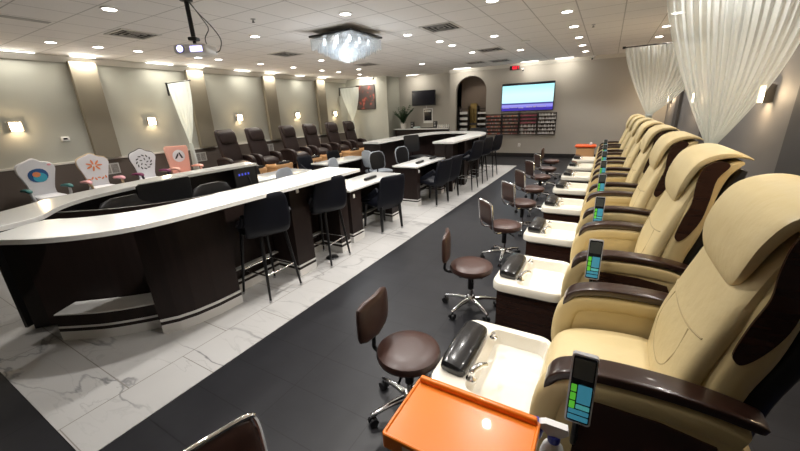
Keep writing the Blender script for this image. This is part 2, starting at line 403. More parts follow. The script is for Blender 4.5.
# wall sconces
sc_proto = None
def sconce(x, y, rz, label, g, e=5):
    global sc_proto
    if sc_proto is None:
        r = empty('wall_sconce')
        B('sconce_frame').box(0, .02, -.085, .085, -.085, .085).build('back_plate', r)
        gl_ = B('sconce_glow')
        for a in range(5):
            for bz in range(5): gl_.box(.045, .075, -.08+a*.033, -.08+a*.033+.026, -.08+bz*.033, -.08+bz*.033+.026, .006)
        gl_.build('crystal_shade', r)
        B('sconce_frame').box(.018, .08, -.095, -.088, -.09, .09).box(.018, .08, .088, .095, -.09, .09).box(.018,.08,-.095,.095,.09,.096).build('frame', r)
        sc_proto = r; o = r
    else: o = copy_tree(sc_proto)
    o.location = (x, y, 1.72); o.rotation_euler = (0,0,rz); tag(o, label, 'wall lamp', g)
    dx = math.cos(rz)
    lamp('sconce_light', 'POINT', (x+dx*.14, y, 1.72), e, (1,.74,.45), .05)
for i, y in enumerate((2.33, 4.72, 7.2, 9.6, 11.7)):
    sconce(XL, y, 0, 'lit square crystal sconce on the left wall, %s' % ['behind the white carved chair at far left','between two carved chairs, before the hanging curtain','behind the nearest brown massage chair','over the middle brown massage chairs','by the far small curtain'][i], 'sconces on the left wall')
for i, y in enumerate((2.1, 5.25, 8.89, 12.3)):
    sconce(XR, y, PI, 'lit crystal sconce on the right wall, %s' % ['beside the camera','right of the big sheer curtain','seen through the big sheer curtain','in the far corner between both curtains'][i], 'sconces on the right wall', 12)

# ------------------------------------------------------------------ ceiling fittings
def vent(x, y, s_, label, full=True):
    r = empty('ceiling_vent', (x, y, ZC), label=label, cat='air vent', group='ceiling air vents')
    B('vent_dark').box(-s_+.01, s_-.01, -s_+.01, s_-.01, -.006, -.002).build('backing', r)
    f = B('vent_white')
    f.box(-s_, s_, -s_, -s_+.035, -.014, -.001).box(-s_, s_, s_-.035, s_, -.014, -.001).box(-s_, -s_+.035, -s_+.035, s_-.035, -.014, -.001).box(s_-.035, s_, -s_+.035, s_-.035, -.014, -.001)
    f.build('frame', r)
    for k_ in range(3):
        q = s_-.075-.075*k_; l = B('vent_louvre')
        l.box(-q, q, -q, -q+.012, -.016, -.007).box(-q, q, q-.012, q, -.016, -.007).box(-q, -q+.016, -q+.016, q-.016, -.016, -.007).box(q-.016, q, -q+.016, q-.016, -.016, -.007)
        l.build('louvre', r)
for x, y, lb in ((-6.75,3.32,'large dark louvred ceiling vent left of the projector'), (-6.52,6.3,'ceiling vent between projector cables and chandelier'),
                 (-2.67,6.22,'ceiling vent with dark louvres right of the chandelier'), (-2.69,9.28,'smaller looking ceiling vent toward the TV wall'),
                 (-3.77,11.44,'far ceiling vent above the arch, left one'), (-3.05,11.6,'far ceiling vent above the arch, right one'), (-6.3,9.2,'ceiling vent half hidden behind the chandelier')):
    vent(x, y, .29, lb)
tag(B('lamp_ring').lathe(0,0,[(.10,0),(.10,-.012),(.085,-.02)],20).build('ceiling_speaker', loc=(-1.75,8.7,ZC)), 'faint round grey speaker in the ceiling right of a vent', 'speaker')
for i,(x,y,lb) in enumerate(((-4.6,3.9,'small dark sprinkler head left of the chandelier'),(-.42,7.9,'small dark sprinkler head right of the aisle lights'),(-7.35,4.95,'small sprinkler head left below the projector'))):
    r = empty('sprinkler_head', (x,y,ZC), label=lb, cat='sprinkler', group='ceiling sprinklers')
    B('dull_metal').lathe(0,0,[(.035,-.001),(.035,-.008),(.012,-.012),(.012,-.035)],14).build('escutcheon', r)
    B('black_metal').lathe(0,0,[(.008,-.035),(.022,-.04),(.022,-.046)],12).build('deflector', r)
# projector on its pole
r = empty('ceiling_projector', (-4.45, 2.85, ZC), .5, 'white projector with glowing violet lens hanging on a black ceiling pole', 'projector')
B('black_metal').cyl((0,0,-.02),(0,0,-.40),.026).lathe(0,0,[(.07,0),(.07,-.02),(.03,-.03)],16).build('pole', r)
B('black_metal').box(-.05,.05,-.05,.05,-.44,-.40,.01).cyl((0,0,-.44),(0,0,-.49),.02).build('mount_bracket', r)
B('white_plastic').loftbox(-.20,.20,-.14,.14,-.60,-.49,.03).build('body', r)
l = B('dull_metal').cyl((-.10,-.14,-.545),(-.10,-.165,-.545),.045,n=20).build('lens_barrel', r)
B('lens_glow').cyl((-.10,-.165,-.545),(-.10,-.168,-.545),.036,n=20).build('lens', l)
B('lens_glow').box(.01,.15,-.143,-.138,-.575,-.52).build('vent_window', r)
B('cable').tube(smooth_path([(.02,0,-.02),(.10,.05,-.15),(.20,.10,-.28),(.27,.12,-.42),(.24,.1,-.54),(.19,.08,-.56)]), .006, 6).build('cable', r)
B('cable').tube(smooth_path([(.02,.02,-.02),(.12,.06,-.2),(.16,.08,-.3),(.11,.06,-.40),(.12,.05,-.49)]), .006, 6).build('cable', r)
r = empty('ceiling_grille', (-6.79,2.07,ZC), label='faint grey rectangular panel in the ceiling at the far top left', cat='air vent')
B('vent_louvre').box(-.06,.06,-.25,.25,-.006,-.001).build('panel', r)
# crystal chandelier
cxh, cyh = -4.12, 5.44
r = empty('crystal_chandelier', (cxh, cyh, ZC-.065), label='square crystal chandelier with a dark plate and tiers of glowing glass rods', cat='chandelier')
B('black_metal').box(-.455,.455,-.455,.455,-.035,-.004,.004).build('plate', r)
B('dull_metal').box(-.12,.12,-.12,.12,-.004,.064).build('ceiling_canopy', r)
cr = B('crystal')
def rod(x, y, z0, z1, w=.009):
    cr.add([(x-w,y,z0),(x,y-w,z0),(x+w,y,z0),(x,y+w,z0),(x-w,y,z1),(x,y-w,z1),(x+w,y,z1),(x,y+w,z1),(x,y,z1-.02)],
           [(0,1,5,4),(1,2,6,5),(2,3,7,6),(3,0,4,7),(4,5,8),(5,6,8),(6,7,8),(7,4,8)])
for k_ in range(30):
    t = -.43 + .86*k_/29
    for sx in (-1, 1):
        rod(t, .43*sx, -.05, -.21 + random.uniform(-.02,.02)); rod(.43*sx, t, -.05, -.21 + random.uniform(-.02,.02))
for q, zz in ((.35,-.26),(.28,-.31),(.21,-.35),(.13,-.38),(.06,-.40)):
    nn = int(q*52)
    for k_ in range(nn):
        t = -q + 2*q*k_/max(nn-1,1)
        for sx in (-1, 1):
            rod(t, q*sx, zz+.15, zz+random.uniform(-.015,.015)); rod(q*sx, t, zz+.15, zz+random.uniform(-.015,.015))
cr.build('crystal_rods', r, kind='stuff')
mat('bulb_glow', (1,1,1), .5, emit=(.88,.95,1), es=2.5)
for i in range(3):
    for j in range(3):
        B('bulb_glow').lathe(-.27+.27*i, -.27+.27*j, [(.012,-.045),(.028,-.09),(.028,-.13),(.01,-.155)], 10).build('bulb', r)
lamp('chandelier_light', 'POINT', (cxh, cyh, ZC-.66), 20, (.92,.96,1), .25)
lamp('chandelier_glow', 'POINT', (cxh, cyh, ZC-.26), 1.4, (.88,.95,1), .10)

# ------------------------------------------------------------------ spa pedicure chairs
def slab(mbx, path, e=3.0, n=22, k=4, y0=0):
    # path rows: (x, z, half thickness, half width); section turned to stay square to the path
    P = smooth_path(path, k); st = []
    for i, p in enumerate(P):
        a, b_ = P[max(i-1,0)], P[min(i+1,len(P)-1)]
        t = Vector((b_[0]-a[0], 0, b_[1]-a[1])).normalized(); u = Vector((t.z, 0, -t.x))
        st.append(((p[0], y0, p[1]), u, (0,1,0), p[2], p[3]))
    mbx.loft(st, n, e); return mbx
def make_spa_chair(leather, shell, arm, accent, tubmat, cabmat, remote=True, dark=False):
    O = .25
    root = empty('pedicure_spa_chair')
    def sh(path): return [(p[0]-O,)+tuple(p[1:]) for p in path]
    B('espresso').box(.0-O, .58-O, -.27, .27, .0, .24, .02).build('base', root)
    # seat
    slab(B(leather), sh([(-.07,.24,.03,.20),(-.085,.34,.05,.245),(-.070,.45,.055,.26),(-.02,.505,.060,.268),(.12,.535,.066,.27),(.27,.545,.066,.27),(.34,.545,.05,.26)]), 4.5).build('seat', root)
    if dark:
        slab(B(leather), sh([(.30,.42,.05,.22),(.32,.52,.08,.275),(.37,.75,.085,.295),(.43,.98,.08,.295),(.49,1.20,.07,.285),(.54,1.37,.055,.27),(.56,1.42,.02,.24)]), 4).build('backrest', root)
        slab(B(leather), sh([(.355,1.08,.02,.20),(.37,1.12,.04,.235),(.395,1.22,.05,.245),(.43,1.33,.045,.24),(.46,1.39,.02,.21)]), 3.5).build('headrest', root)
    else:
        slab(B(leather), sh([(.32,.44,.04,.22),(.335,.52,.05,.258),(.345,.64,.052,.266),(.36,.78,.052,.268),(.40,.93,.05,.268),(.445,1.07,.05,.266),(.49,1.22,.04,.262),(.54,1.32,.03,.25)]), 3.4).build('backrest', root)
        slab(B(shell), sh([(.42,.42,.04,.26),(.43,.52,.055,.285),(.44,.68,.06,.29),(.455,.81,.065,.29),(.49,.95,.07,.29),(.515,1.10,.068,.288),(.545,1.23,.058,.282),(.585,1.31,.045,.275),(.64,1.355,.025,.265),(.665,1.36,.010,.25)]), 5).build('back_shell', root)
        slab(B(accent), sh([(.50,.30,.03,.20),(.52,.50,.04,.24),(.545,.75,.045,.25),(.60,.95,.045,.25),(.625,1.10,.045,.25),(.645,1.22,.04,.245),(.68,1.32,.02,.23)]), 5).build('rear_cover', root)
        inset = [(.432-O,.945),(.437-O,.915),(.46-O,.905),(.50-O,.96),(.535-O,1.05),(.55-O,1.17),(.56-O,1.28),(.60-O,1.355),(.545-O,1.375),(.49-O,1.33),(.475-O,1.23),(.475-O,1.14),(.45-O,1.04)]
        for sy in (-1, 1):
            B('espresso').prism(closed_smooth(inset, 4), 'y', .283*sy, .2935*sy).build('side_inset', root)
        slab(B(leather), sh([(.422,1.10,.005,.13),(.418,1.125,.014,.19),(.418,1.165,.021,.235),(.424,1.215,.026,.258),(.446,1.29,.030,.266),(.485,1.36,.031,.272),(.545,1.395,.028,.272),(.61,1.405,.022,.27),(.665,1.395,.012,.262),(.70,1.38,.005,.24)]), 4, 28).build('headrest', root)
        bp_ = [(.335,.50),(.345,.64),(.36,.78),(.40,.93),(.445,1.07),(.49,1.22)]
        def fx(y, z):
            for (xa_, za_), (xb_, zb_) in zip(bp_, bp_[1:]):
                if z <= zb_: break
            xc = xa_+(xb_-xa_)*(z-za_)/(zb_-za_)
            return xc - .051*(1-abs(y/.268)**3.4)**(1/3.4)
        lines = [[(y, .94-.03*math.cos(y*6)) for y in [-.24+.04*q for q in range(13)]],
                 [(-.15,.915),(-.17,.82),(-.14,.74),(-.07,.69),(0,.68),(.07,.69),(.14,.74),(.17,.82),(.15,.915)]]
        for ln in lines:
            B('welt_leather').tube([(fx(y, z)-O, y, z) for y, z in smooth_path(ln, 4)], .0042, 6).build('welt', root)
    # armrests
    for sy in (-1, 1):
        yc = .338*sy
        if dark: a = slab(B(leather), sh([(-.03,.30,.04,.05),(-.075,.45,.06,.052),(-.065,.58,.06,.054),(.0,.645,.055,.054),(.10,.67,.05,.054),(.24,.68,.05,.054),(.40,.66,.05,.052),(.50,.62,.04,.045)]), 3.5, y0=yc).build('armrest', root)
        else:
            a = slab(B(shell), sh([(-.03,.26,.03,.045),(-.075,.40,.05,.050),(-.075,.55,.055,.052),(-.04,.66,.05,.052),(.06,.70,.045,.052),(.24,.715,.045,.052),(.40,.705,.045,.050),(.49,.68,.04,.045)]), 4, y0=yc).build('armrest', root)
            slab(B('arm_wood'), sh([(-.082,.655,.008,.046),(-.07,.695,.016,.050),(-.038,.737,.019,.051),(.04,.765,.020,.051),(.15,.778,.020,.051),(.30,.780,.020,.050),(.42,.770,.019,.048),(.515,.752,.017,.044),(.53,.748,.007,.038)]), 7, y0=yc).build('armrest_cap', a)
        B(shell if not dark else leather).prism([(-.03-O,.26),(.46-O,.26),(.51-O,.66),(.40-O,.70),(.10-O,.70),(-.02-O,.66),(-.075-O,.52)], 'y', yc-.045, yc+.045).build('side_panel', a)
        q = [(.03-O,.34),(.05-O,.31),(.40-O,.31),(.43-O,.34),(.45-O,.60),(.43-O,.645),(.28-O,.67),(.08-O,.67),(.045-O,.64)]
        if not dark: B('espresso').prism(q, 'y', yc+.043*sy, yc+.052*sy).build('side_inset', a)
    # foot basin and cabinet
    B(cabmat).box(-.59-O, -.56-O, -.30, .30, 0, .345).box(-.56-O, -.08-O, -.30, -.28, 0, .345).box(-.56-O, -.08-O, .28, .30, 0, .345).box(-.11-O, -.08-O, -.28, .28, 0, .345).build('basin_cabinet', root)
    t = B(tubmat)
    xa, xb = -.635-O, -.10-O; hx = (xb-xa)/2; cxx = (xa+xb)/2
    R = lambda c, hx_, hy_, r, z: [(x, y, z) for x, y in rrect(c, 0, hx_, hy_, r, 5)]
    t.rings([R(cxx, hx-.02, .30, .08, .325), R(cxx, hx, .325, .09, .345), R(cxx, hx, .325, .09, .395), R(cxx, hx-.008, .317, .085, .408), R(cxx, hx-.03, .295, .08, .41),
             R(cxx+.075, hx-.105, .275, .05, .405), R(cxx+.075, hx-.113, .267, .05, .385), R(cxx+.078, hx-.135, .245, .045, .29), R(cxx+.078, hx-.155, .225, .04, .275)], True, True)
    tub = t.build('basin', root)
    st = [((x-O, 0, z), (0,0,1), (1,0,0), a_, b_) for x, z, a_, b_ in ()]
    B('footrest_vinyl').loft([((-.535-O, y, .432), (.22,0,1), (1,0,-.22), a_, b_) for y, a_, b_ in ((-.215,.012,.04),(-.205,.032,.062),(-.16,.045,.072),(0,.038,.076),(.16,.045,.072),(.205,.032,.062),(.215,.012,.04))], 18, 3.2).build('footrest', tub)
    f = B('chrome'); fy = -.20
    f.lathe(-.435-O, fy, [(.028,.405),(.028,.415),(.018,.425),(.016,.455)], 14)
    f.tube(smooth_path([(-.435-O,fy,.43),(-.43-O,fy+.012,.455),(-.405-O,fy+.05,.465),(-.385-O,fy+.085,.450)]), [.017]*6+[.015]*5+[.014]*5, 10)
    f.build('faucet', tub)
    B('chrome').lathe(-.425-O, .17, [(.018,.405),(.022,.42),(.012,.43),(.012,.445)], 12).build('drain_knob', tub)
    if remote:
        rx, ry = .035-O, -.475
        B('black_metal').tube(smooth_path([(rx+.0,-.395,.46),(rx,-.43,.54),(rx,-.445,.62),(rx,-.45,.68)]), .011, 8).build('remote_stand', root)
        a = -.18  # lean back
        def RP(u, w, d):  # u across, w up, d out of the face
            u, w = u*.86, w*.86; return (rx+u, ry + w*math.sin(-a) - d*math.cos(a), .785 + w*math.cos(a) + d*math.sin(-a))
        def rb(mbx, u0, u1, w0, w1, d0, d1, r=.012):
            return mbx.rings([[RP(x, y, d) for x, y in rrect((u0+u1)/2, (w0+w1)/2, (u1-u0)/2, (w1-w0)/2, r)] for d in (d0, d1)], smooth=False)
        rem = rb(B('remote_shell'), -.046, .046, -.145, .145, -.012, .012).build('remote', root)
        rb(B('remote_face'), -.040, .040, -.138, .138, .012, .0135, .008).build('face_plate', rem)
        rb(B('lcd_grey'), -.035, .035, .045, .128, .0135, .0145, .004).build('screen', rem)
        g = B('lcd_green')
        for k_ in range(3): rb(g, -.036, -.016, -.005-.036*k_-.006, -.005-.036*k_+.024, .0135, .0155, .003)
        g.build('green_buttons', rem)
        rb(B('lcd_blue'), -.012, .036, -.055, .022, .0135, .0148, .003).build('blue_buttons', rem)
        q = B('lcd_teal'); rb(q, -.012, .036, -.080, -.062, .0135, .0150, .003); q.mat('lcd_blue'); rb(q, -.036, .036, -.104, -.086, .0135, .0150, .003); rb(q, -.036, .036, -.130, -.110, .0135, .0150, .003)
        q.build('key_row', rem)
    return root
PITCH = 1.18; CY0 = 1.58
cream = make_spa_chair('cream_leather', 'cream_shell', 'arm_wood', 'black_plastic', 'basin_white', 'espresso')
names = ['cream leather spa pedicure chair nearest the camera with white foot basin, behind the orange cart',
 'second cream spa pedicure chair from the camera, headrest tip below the big sheer curtain',
 'third cream spa pedicure chair from the camera with white foot basin',
 'fourth cream spa pedicure chair from the camera, middle of the row',
 'fifth cream spa pedicure chair from the camera in the receding row',
 'sixth cream spa pedicure chair from the camera, its basin near the far end',
 'seventh cream spa pedicure chair, last but one before the TV wall',
 'farthest cream spa pedicure chair, last of the row beside the red-orange cart']
for i in range(8):
    o = cream if i == 0 else copy_tree(cream)
    o.location = (.25, CY0 + PITCH*i, 0); tag(o, names[i], 'spa chair', 'cream spa chairs along the right wall')
brown = make_spa_chair('dark_leather', 'dark_leather', 'dark_leather', 'dark_leather', 'tan_wood', 'tan_wood', remote=False, dark=True)
for i, (y, lb) in enumerate(((6.08,'nearest brown massage pedicure chair by the left wall, beside the folded curtain'),(7.02,'second brown massage chair from the left by the wall'),
      (8.28,'third brown massage chair by the wall, right of a pilaster'),(9.3,'fourth brown massage chair by the left wall'),(10.45,'fifth brown massage chair, right of the fourth sconce'),(11.5,'farthest brown massage chair under the small curtain'))):
    o = brown if i == 0 else copy_tree(brown)
    o.location = (-8.72, y, 0); o.rotation_euler = (0,0,PI); tag(o, lb, 'spa chair', 'brown massage chairs along the left wall')

# ------------------------------------------------------------------ technician stools
def make_stool(kind):
    r = empty('technician_stool'); bk = 'brown_vinyl'
    B(bk).lathe(0,0,[(.05,.365),(.155,.368),(.176,.385),(.182,.405),(.176,.428),(.15,.443),(.08,.449),(.02,.45)], 28).build('seat', r)
    B('black_metal').box(-.10,.10,-.10,.10,.345,.366,.008).cyl((.0,-.05,.35),(.02,-.17,.335),.007).build('seat_plate', r)
    l = B('black_plastic').cyl((0,0,.20),(0,0,.345),.026).mat('chrome').cyl((0,0,.09),(0,0,.21),.019).build('gas_lift', r)
    b = B('chrome'); b.lathe(0,0,[(.042,.07),(.046,.085),(.042,.12),(.028,.135)],16)
    for k_ in range(5):
        a = 2*PI*k_/5+.3; c_, s_ = math.cos(a), math.sin(a)
        b.loft([((c_*q, s_*q, z), (0,0,1), (-s_,c_,0), h, w_) for q, z, h, w_ in ((.02,.10,.020,.024),(.12,.098,.014,.018),(.235,.078,.010,.014),(.25,.075,.006,.010))], 10, 3)
    b.build('star_base', r)
    for k_ in range(5):
        a = 2*PI*k_/5+.3; c_, s_ = math.cos(a), math.sin(a); px_, py_ = c_*.24, s_*.24
        w_ = B('black_plastic'); w_.cyl((px_-s_*.022,py_+c_*.022,.027),(px_-s_*.006,py_+c_*.006,.027),.026,n=14).cyl((px_+s_*.006,py_-c_*.006,.027),(px_+s_*.022,py_-c_*.022,.027),.026,n=14)
        w_.cyl((px_,py_,.03),(px_,py_,.075),.007); w_.build('caster', r)
    # backrest stands on the -x side
    if kind == 'pad':
        B('black_metal').tube(smooth_path([(-.06,0,.352),(-.17,0,.35),(-.225,0,.37),(-.225,0,.43),(-.222,0,.52)]), .013, 8).build('back_bracket', r)
        B('brown_back').loft([((-.200 - .02*abs(w), y, .60), (1, .12*w, 0), (0,0,1), t_, h) for y, t_, h, w in ((-.155,.006,.07,-1),(-.145,.018,.105,-1),(-.10,.024,.125,-.7),(0,.025,.13,0),(.10,.024,.125,.7),(.145,.018,.105,1),(.155,.006,.07,1))], 20, 3).build('backrest', r)
    else:
        f = B('chrome')
        for sy in (-1,1): f.tube(smooth_path([(-.10,.12*sy,.375),(-.185,.14*sy,.385),(-.225,.15*sy,.44),(-.240,.155*sy,.56),(-.252,.15*sy,.69),(-.254,.12*sy,.72),(-.254,0,.725)]), .010, 8)
        f.build('chrome_frame', r)
        B('brown_back').loft([((-.228-(z-.5)*.12, 0, z), (1,0,.1), (0,1,0), t_, h) for z, t_, h in ((.46,.006,.10),(.47,.012,.135),(.55,.014,.145),(.65,.014,.145),(.705,.012,.135),(.715,.005,.10))], 20, 4).build('backrest', r)
    return r
sA, sB = make_stool('pad'), make_stool('frame'); ua = ub = False
for i, (kd, x, y, rz, lb) in enumerate((
   ('pad', -.815, 1.42, .05, 'brown round technician stool with padded back, nearest by the first white basin'),
   ('pad', -.86, 2.64, .3, 'brown technician stool with padded back beside the second basin'),
   ('frame', -.87, 3.85, .75, 'brown technician stool with chrome edged back beside the third basin'),
   ('frame', -.89, 4.94, .8, 'chrome edged brown technician stool by the fourth basin'),
   ('frame', -.92, 5.9, .7, 'chrome edged brown technician stool by the fifth basin'),
   ('frame', -.97, 7.0, .7, 'chrome edged technician stool by the sixth basin'),
   ('frame', -.98, 8.0, .6, 'technician stool by the seventh basin near the far end'),
   ('pad', -1.05, 9.15, .05, 'farthest technician stool with small dark back pad before the TV wall'),
   ('frame', -.744, .339, -.27, 'chrome edged brown stool back cut off at the bottom edge of the picture'))):
    pr_ = sA if kd == 'pad' else sB
    if kd == 'pad': o = pr_ if not ua else copy_tree(pr_); ua = True
    else: o = pr_ if not ub else copy_tree(pr_); ub = True
    o.location = (x, y, 0); o.rotation_euler = (0,0,rz); tag(o, lb, 'stool', 'technician stools beside the basins')

# ------------------------------------------------------------------ orange cart and spray bottle, far cart
r = empty('rolling_cart', (-.28, .805, 0), label='white rolling cart with a glossy orange top at the bottom edge of the picture', cat='cart')
B('white_plastic').loftbox(-.195,.195,-.115,.115,.09,.70,.02).build('body', r)
B('clear_tape').box(-.14,-.10,-.1365,-.1355,.66,.735).build('tape', r)
t = B('orange_plastic')
hx, hy = .215, .135
R = lambda hx_, hy_, rr, z: [(x, y, z) for x, y in rrect(0, 0, hx_, hy_, rr, 4)]
t.rings([R(hx-.01,hy-.01,.01,.69), R(hx,hy,.012,.695), R(hx,hy,.012,.746), R(hx-.003,hy-.003,.01,.749), R(hx-.008,hy-.008,.008,.749), R(hx-.012,hy-.012,.006,.744)], smooth=False)
t.build('top', r)
B('orange_plastic').loftbox(-.205,.205,.114,.134,.742,.768,.006).build('back_rim', r)
for z in (.18,.36,.54):
    d_ = B('white_plastic').loftbox(-.18,.18,-.125,-.114,z-.07,z+.08,.008).build('drawer', r)
    B('dull_metal').cyl((-.05,-.14,z+.03),(.05,-.14,z+.03),.006).cyl((-.05,-.14,z+.03),(-.05,-.12,z+.03),.004).cyl((.05,-.14,z+.03),(.05,-.12,z+.03),.004).build('handle', d_)
for sx in (-1,1):
    for sy in (-1,1):
        B('black_plastic').cyl((.15*sx-.012,.08*sy,.03),(.15*sx+.012,.08*sy,.03),.03,n=14).cyl((.15*sx,.08*sy,.03),(.15*sx,.08*sy,.095),.01).build('caster', r)
B('white_plastic').box(.197,.33,-.05,.19,.493,.503).box(.325,.33,-.05,.19,.503,.54).build('side_tray', r)
r = empty('spray_bottle', (-.024,.955,.504), .1, 'clear white spray bottle with blue collar and trigger beside the orange cart top', 'bottle')
B('white_plastic').lathe(0,0,[(.034,0),(.038,.01),(.038,.12),(.03,.15),(.014,.17),(.014,.18)],18).build('body', r)
B('blue_plastic').lathe(0,0,[(.018,.172),(.019,.175),(.019,.198),(.014,.202)],16).build('collar', r)
B('white_plastic').prism([(-.02,.20),(.018,.20),(.04,.222),(.035,.24),(-.03,.245),(-.05,.235),(-.045,.222)],'y',-.012,.012).build('spray_head', r)
B('blue_plastic').tube(smooth_path([(-.025,0,.222),(-.042,0,.20),(-.046,0,.175),(-.062,0,.155)]),.010,8).cyl((-.05,0,.232),(-.078,0,.232),.014).build('trigger', r)
r = empty('supply_cart', (-.42, 10.95, 0), label='red-orange topped supply cart at the far end of the basins', cat='cart')
B('tan_wood').loftbox(-.22,.22,-.18,.18,.05,.56,.02).build('body', r)
B('red_orange').loftbox(-.26,.26,-.21,.21,.565,.63,.03).build('top', r)
for sx in (-1,1):
    for sy in (-1,1): B('black_plastic').cyl((.18*sx,.13*sy,0.002),(.18*sx,.13*sy,.06),.02).build('foot', r)
tag(B('white_plastic').lathe(0,0,[(.03,0),(.035,.01),(.035,.05),(.02,.07)],14).build('small_jar', loc=(-.30,10.9,.631)), 'small pale jar standing on the far red-orange cart', 'jar')
r = empty('coiled_hose', (1.12, 1.22, 0), label='two blue water hoses running along the floor behind the nearest chair', cat='hose')
B('blue_hose').tube(smooth_path([(-.12,.25,.05),(-.03,.05,.03),(.05,-.2,.03),(.12,-.5,.03)]), .022, 10).build('hose', r)
B('blue_hose').tube(smooth_path([(-.02,.28,.05),(.07,.08,.03),(.14,-.17,.03),(.2,-.45,.03)]), .022, 10).build('hose', r)
B('tan_frame').tube([(-.22,.2,.02),(-.02,-.5,.02)], .012, 8).build('pipe', r)

# ------------------------------------------------------------------ counters
def offset_outline(outer, inner): return outer + inner[::-1]
def curve2(pts, k=6): return smooth_path(pts, k)
def bar_top(parent, outer, inner, z0, z1, name='worktop'):
    # outer / inner: matching open curves
    n = max(len(outer), len(inner))
    def res(P, n):
        L = [0]
        for a, b_ in zip(P, P[1:]): L.append(L[-1] + math.dist(a, b_))
        out = []
        for i in range(n):
            s_ = L[-1]*i/(n-1); j = max(q for q in range(len(L)) if L[q] <= s_+1e-9); j = min(j, len(P)-2)
            t = (s_-L[j])/max(L[j+1]-L[j], 1e-9); out.append((P[j][0]+(P[j+1][0]-P[j][0])*t, P[j][1]+(P[j+1][1]-P[j][1])*t))
        return out
    A, I = res(outer, n), res(inner, n); m_ = B('quartz'); vs = []; fs = []
    for a, i_ in zip(A, I):
        vs += [(a[0],a[1],z0),(a[0],a[1],z1-.004),(a[0]+(i_[0]-a[0])*.015,a[1]+(i_[1]-a[1])*.015,z1),(i_[0],i_[1],z1),(i_[0],i_[1],z0)]
    for k_ in range(n-1):
        for j in range(5): fs.append((k_*5+j, k_*5+(j+1)%5, (k_+1)*5+(j+1)%5, (k_+1)*5+j))
    fs += [(0,1,2,3,4), tuple((n-1)*5+j for j in (4,3,2,1,0))]
    m_.add(vs, fs); return m_.build(name, parent)
def wallstrip(mbx, pts, t, z0, z1):
    # vertical panel following an open curve, thickness t on its left side
    n = len(pts); L = []
    for i, p in enumerate(pts):
        a, b_ = pts[max(i-1,0)], pts[min(i+1,n-1)]; d = Vector((b_[0]-a[0], b_[1]-a[1])).normalized(); L.append((p[0]-d.y*t, p[1]+d.x*t))
    vs = []; fs = []
    for p, q in zip(pts, L): vs += [(p[0],p[1],z0),(p[0],p[1],z1),(q[0],q[1],z1),(q[0],q[1],z0)]
    for k_ in range(n-1):
        for j in range(4): fs.append((k_*4+j, k_*4+(j+1)%4, (k_+1)*4+(j+1)%4, (k_+1)*4+j))
    fs += [(0,1,2,3), tuple((n-1)*4+j for j in (3,2,1,0))]
    return mbx.add(vs, fs)
ZT = 1.07
# --- front bar
r = empty('bar_counter', (0,0,0), label='near curved espresso bar counter with a long white quartz top and two bar stools', cat='counter')
outer = curve2([(-3.22,.40),(-3.06,.49),(-2.89,.58),(-2.72,.72),(-2.58,.92),(-2.52,1.17),(-2.51,1.6),(-2.50,2.2),(-2.50,3.36)], 5)
inner = curve2([(-3.24,.42),(-3.27,.53),(-3.39,.77),(-3.22,.90),(-3.05,1.10),(-2.97,1.35),(-2.95,1.8),(-2.97,2.4),(-3.02,3.36)], 5)
bar_top(r, outer, inner, ZT-.035, ZT)
wallstrip(B('laminate'), curve2([(-4.14,.68),(-3.86,.90),(-3.54,1.12),(-3.33,1.34),(-3.18,1.62),(-3.12,1.9),(-3.12,2.4),(-3.10,3.30)], 5), .03, .02, ZT-.035).build('front_panel', r)
def kick(parent, pts, h0, t=.03):
    wallstrip(B('kick_metal'), pts, t, .0, .085).build('kick_plate', parent)
    wallstrip(B('laminate'), pts, t*.8, .085, .115).build('plinth', parent)
    wallstrip(B('kick_metal'), pts, t, .115, .135).build('trim_band', parent)
# low footrest shelf under the curved front
sh_o = curve2([(-3.71,.70),(-3.55,.80),(-3.38,.92),(-3.22,1.08),(-3.12,1.20)], 5)
kick(r, sh_o, 0)
wallstrip(B('laminate'), sh_o, .03, .135, .235).build('shelf_front', r)
bar_top(r, sh_o, curve2([(-3.82,.88),(-3.68,.99),(-3.52,1.12),(-3.40,1.24),(-3.31,1.34)], 5), .235, .245, 'footrest_shelf').data.materials[0] = M['kick_metal']
# bulging end cabinet of the curve
bul = [(-3.03,1.14),(-2.95,1.25),(-2.90,1.38),(-2.87,1.56),(-2.865,1.79)]
body = B('laminate'); body.prism(bul + [(-3.10,1.79),(-3.10,1.30)], 'z', .135, ZT-.036); body.build('curved_cabinet', r)
kick(r, [(p[0]+.012, p[1]) for p in bul], 0)
# left end leg panel
B('laminate_edge').prism([(-4.19,.655),(-4.13,.645),(-4.03,.80),(-4.09,.83)], 'z', .02, ZT-.036).build('end_panel', r)
B('white_plastic').box(-3.30,-3.28,.56,.57,.98,1.034).build('bracket', r)
# posts between the knee spaces, with their kick plates
for (ya, yb) in ((2.44,2.70),(3.18,3.36)):
    B('laminate').box(-3.10,-2.74,ya,yb,.135,ZT-.036).build('leg_cabinet', r)
    kick(r, [(-3.08,ya),(-2.735,ya),(-2.735,yb),(-3.08,yb)], 0, .02)
kk = [(-3.06,1.80),(-3.06,2.44)]; kick(r, kk, 0, .02); kick(r, [(-3.06,2.71),(-3.06,3.17)], 0, .02)
for ya, yb in ((1.80,2.43),(2.71,3.17)):
    B('kick_metal').box(-3.09,-3.03,ya,yb,.25,.262).build('foot_ledge', r)
for x, y in ((-2.885,1.60),(-2.735,2.53)):
    k_ = B('white_plastic').box(x,x+.012,y,y+.035,.93,.985,.004).build('hook', r)
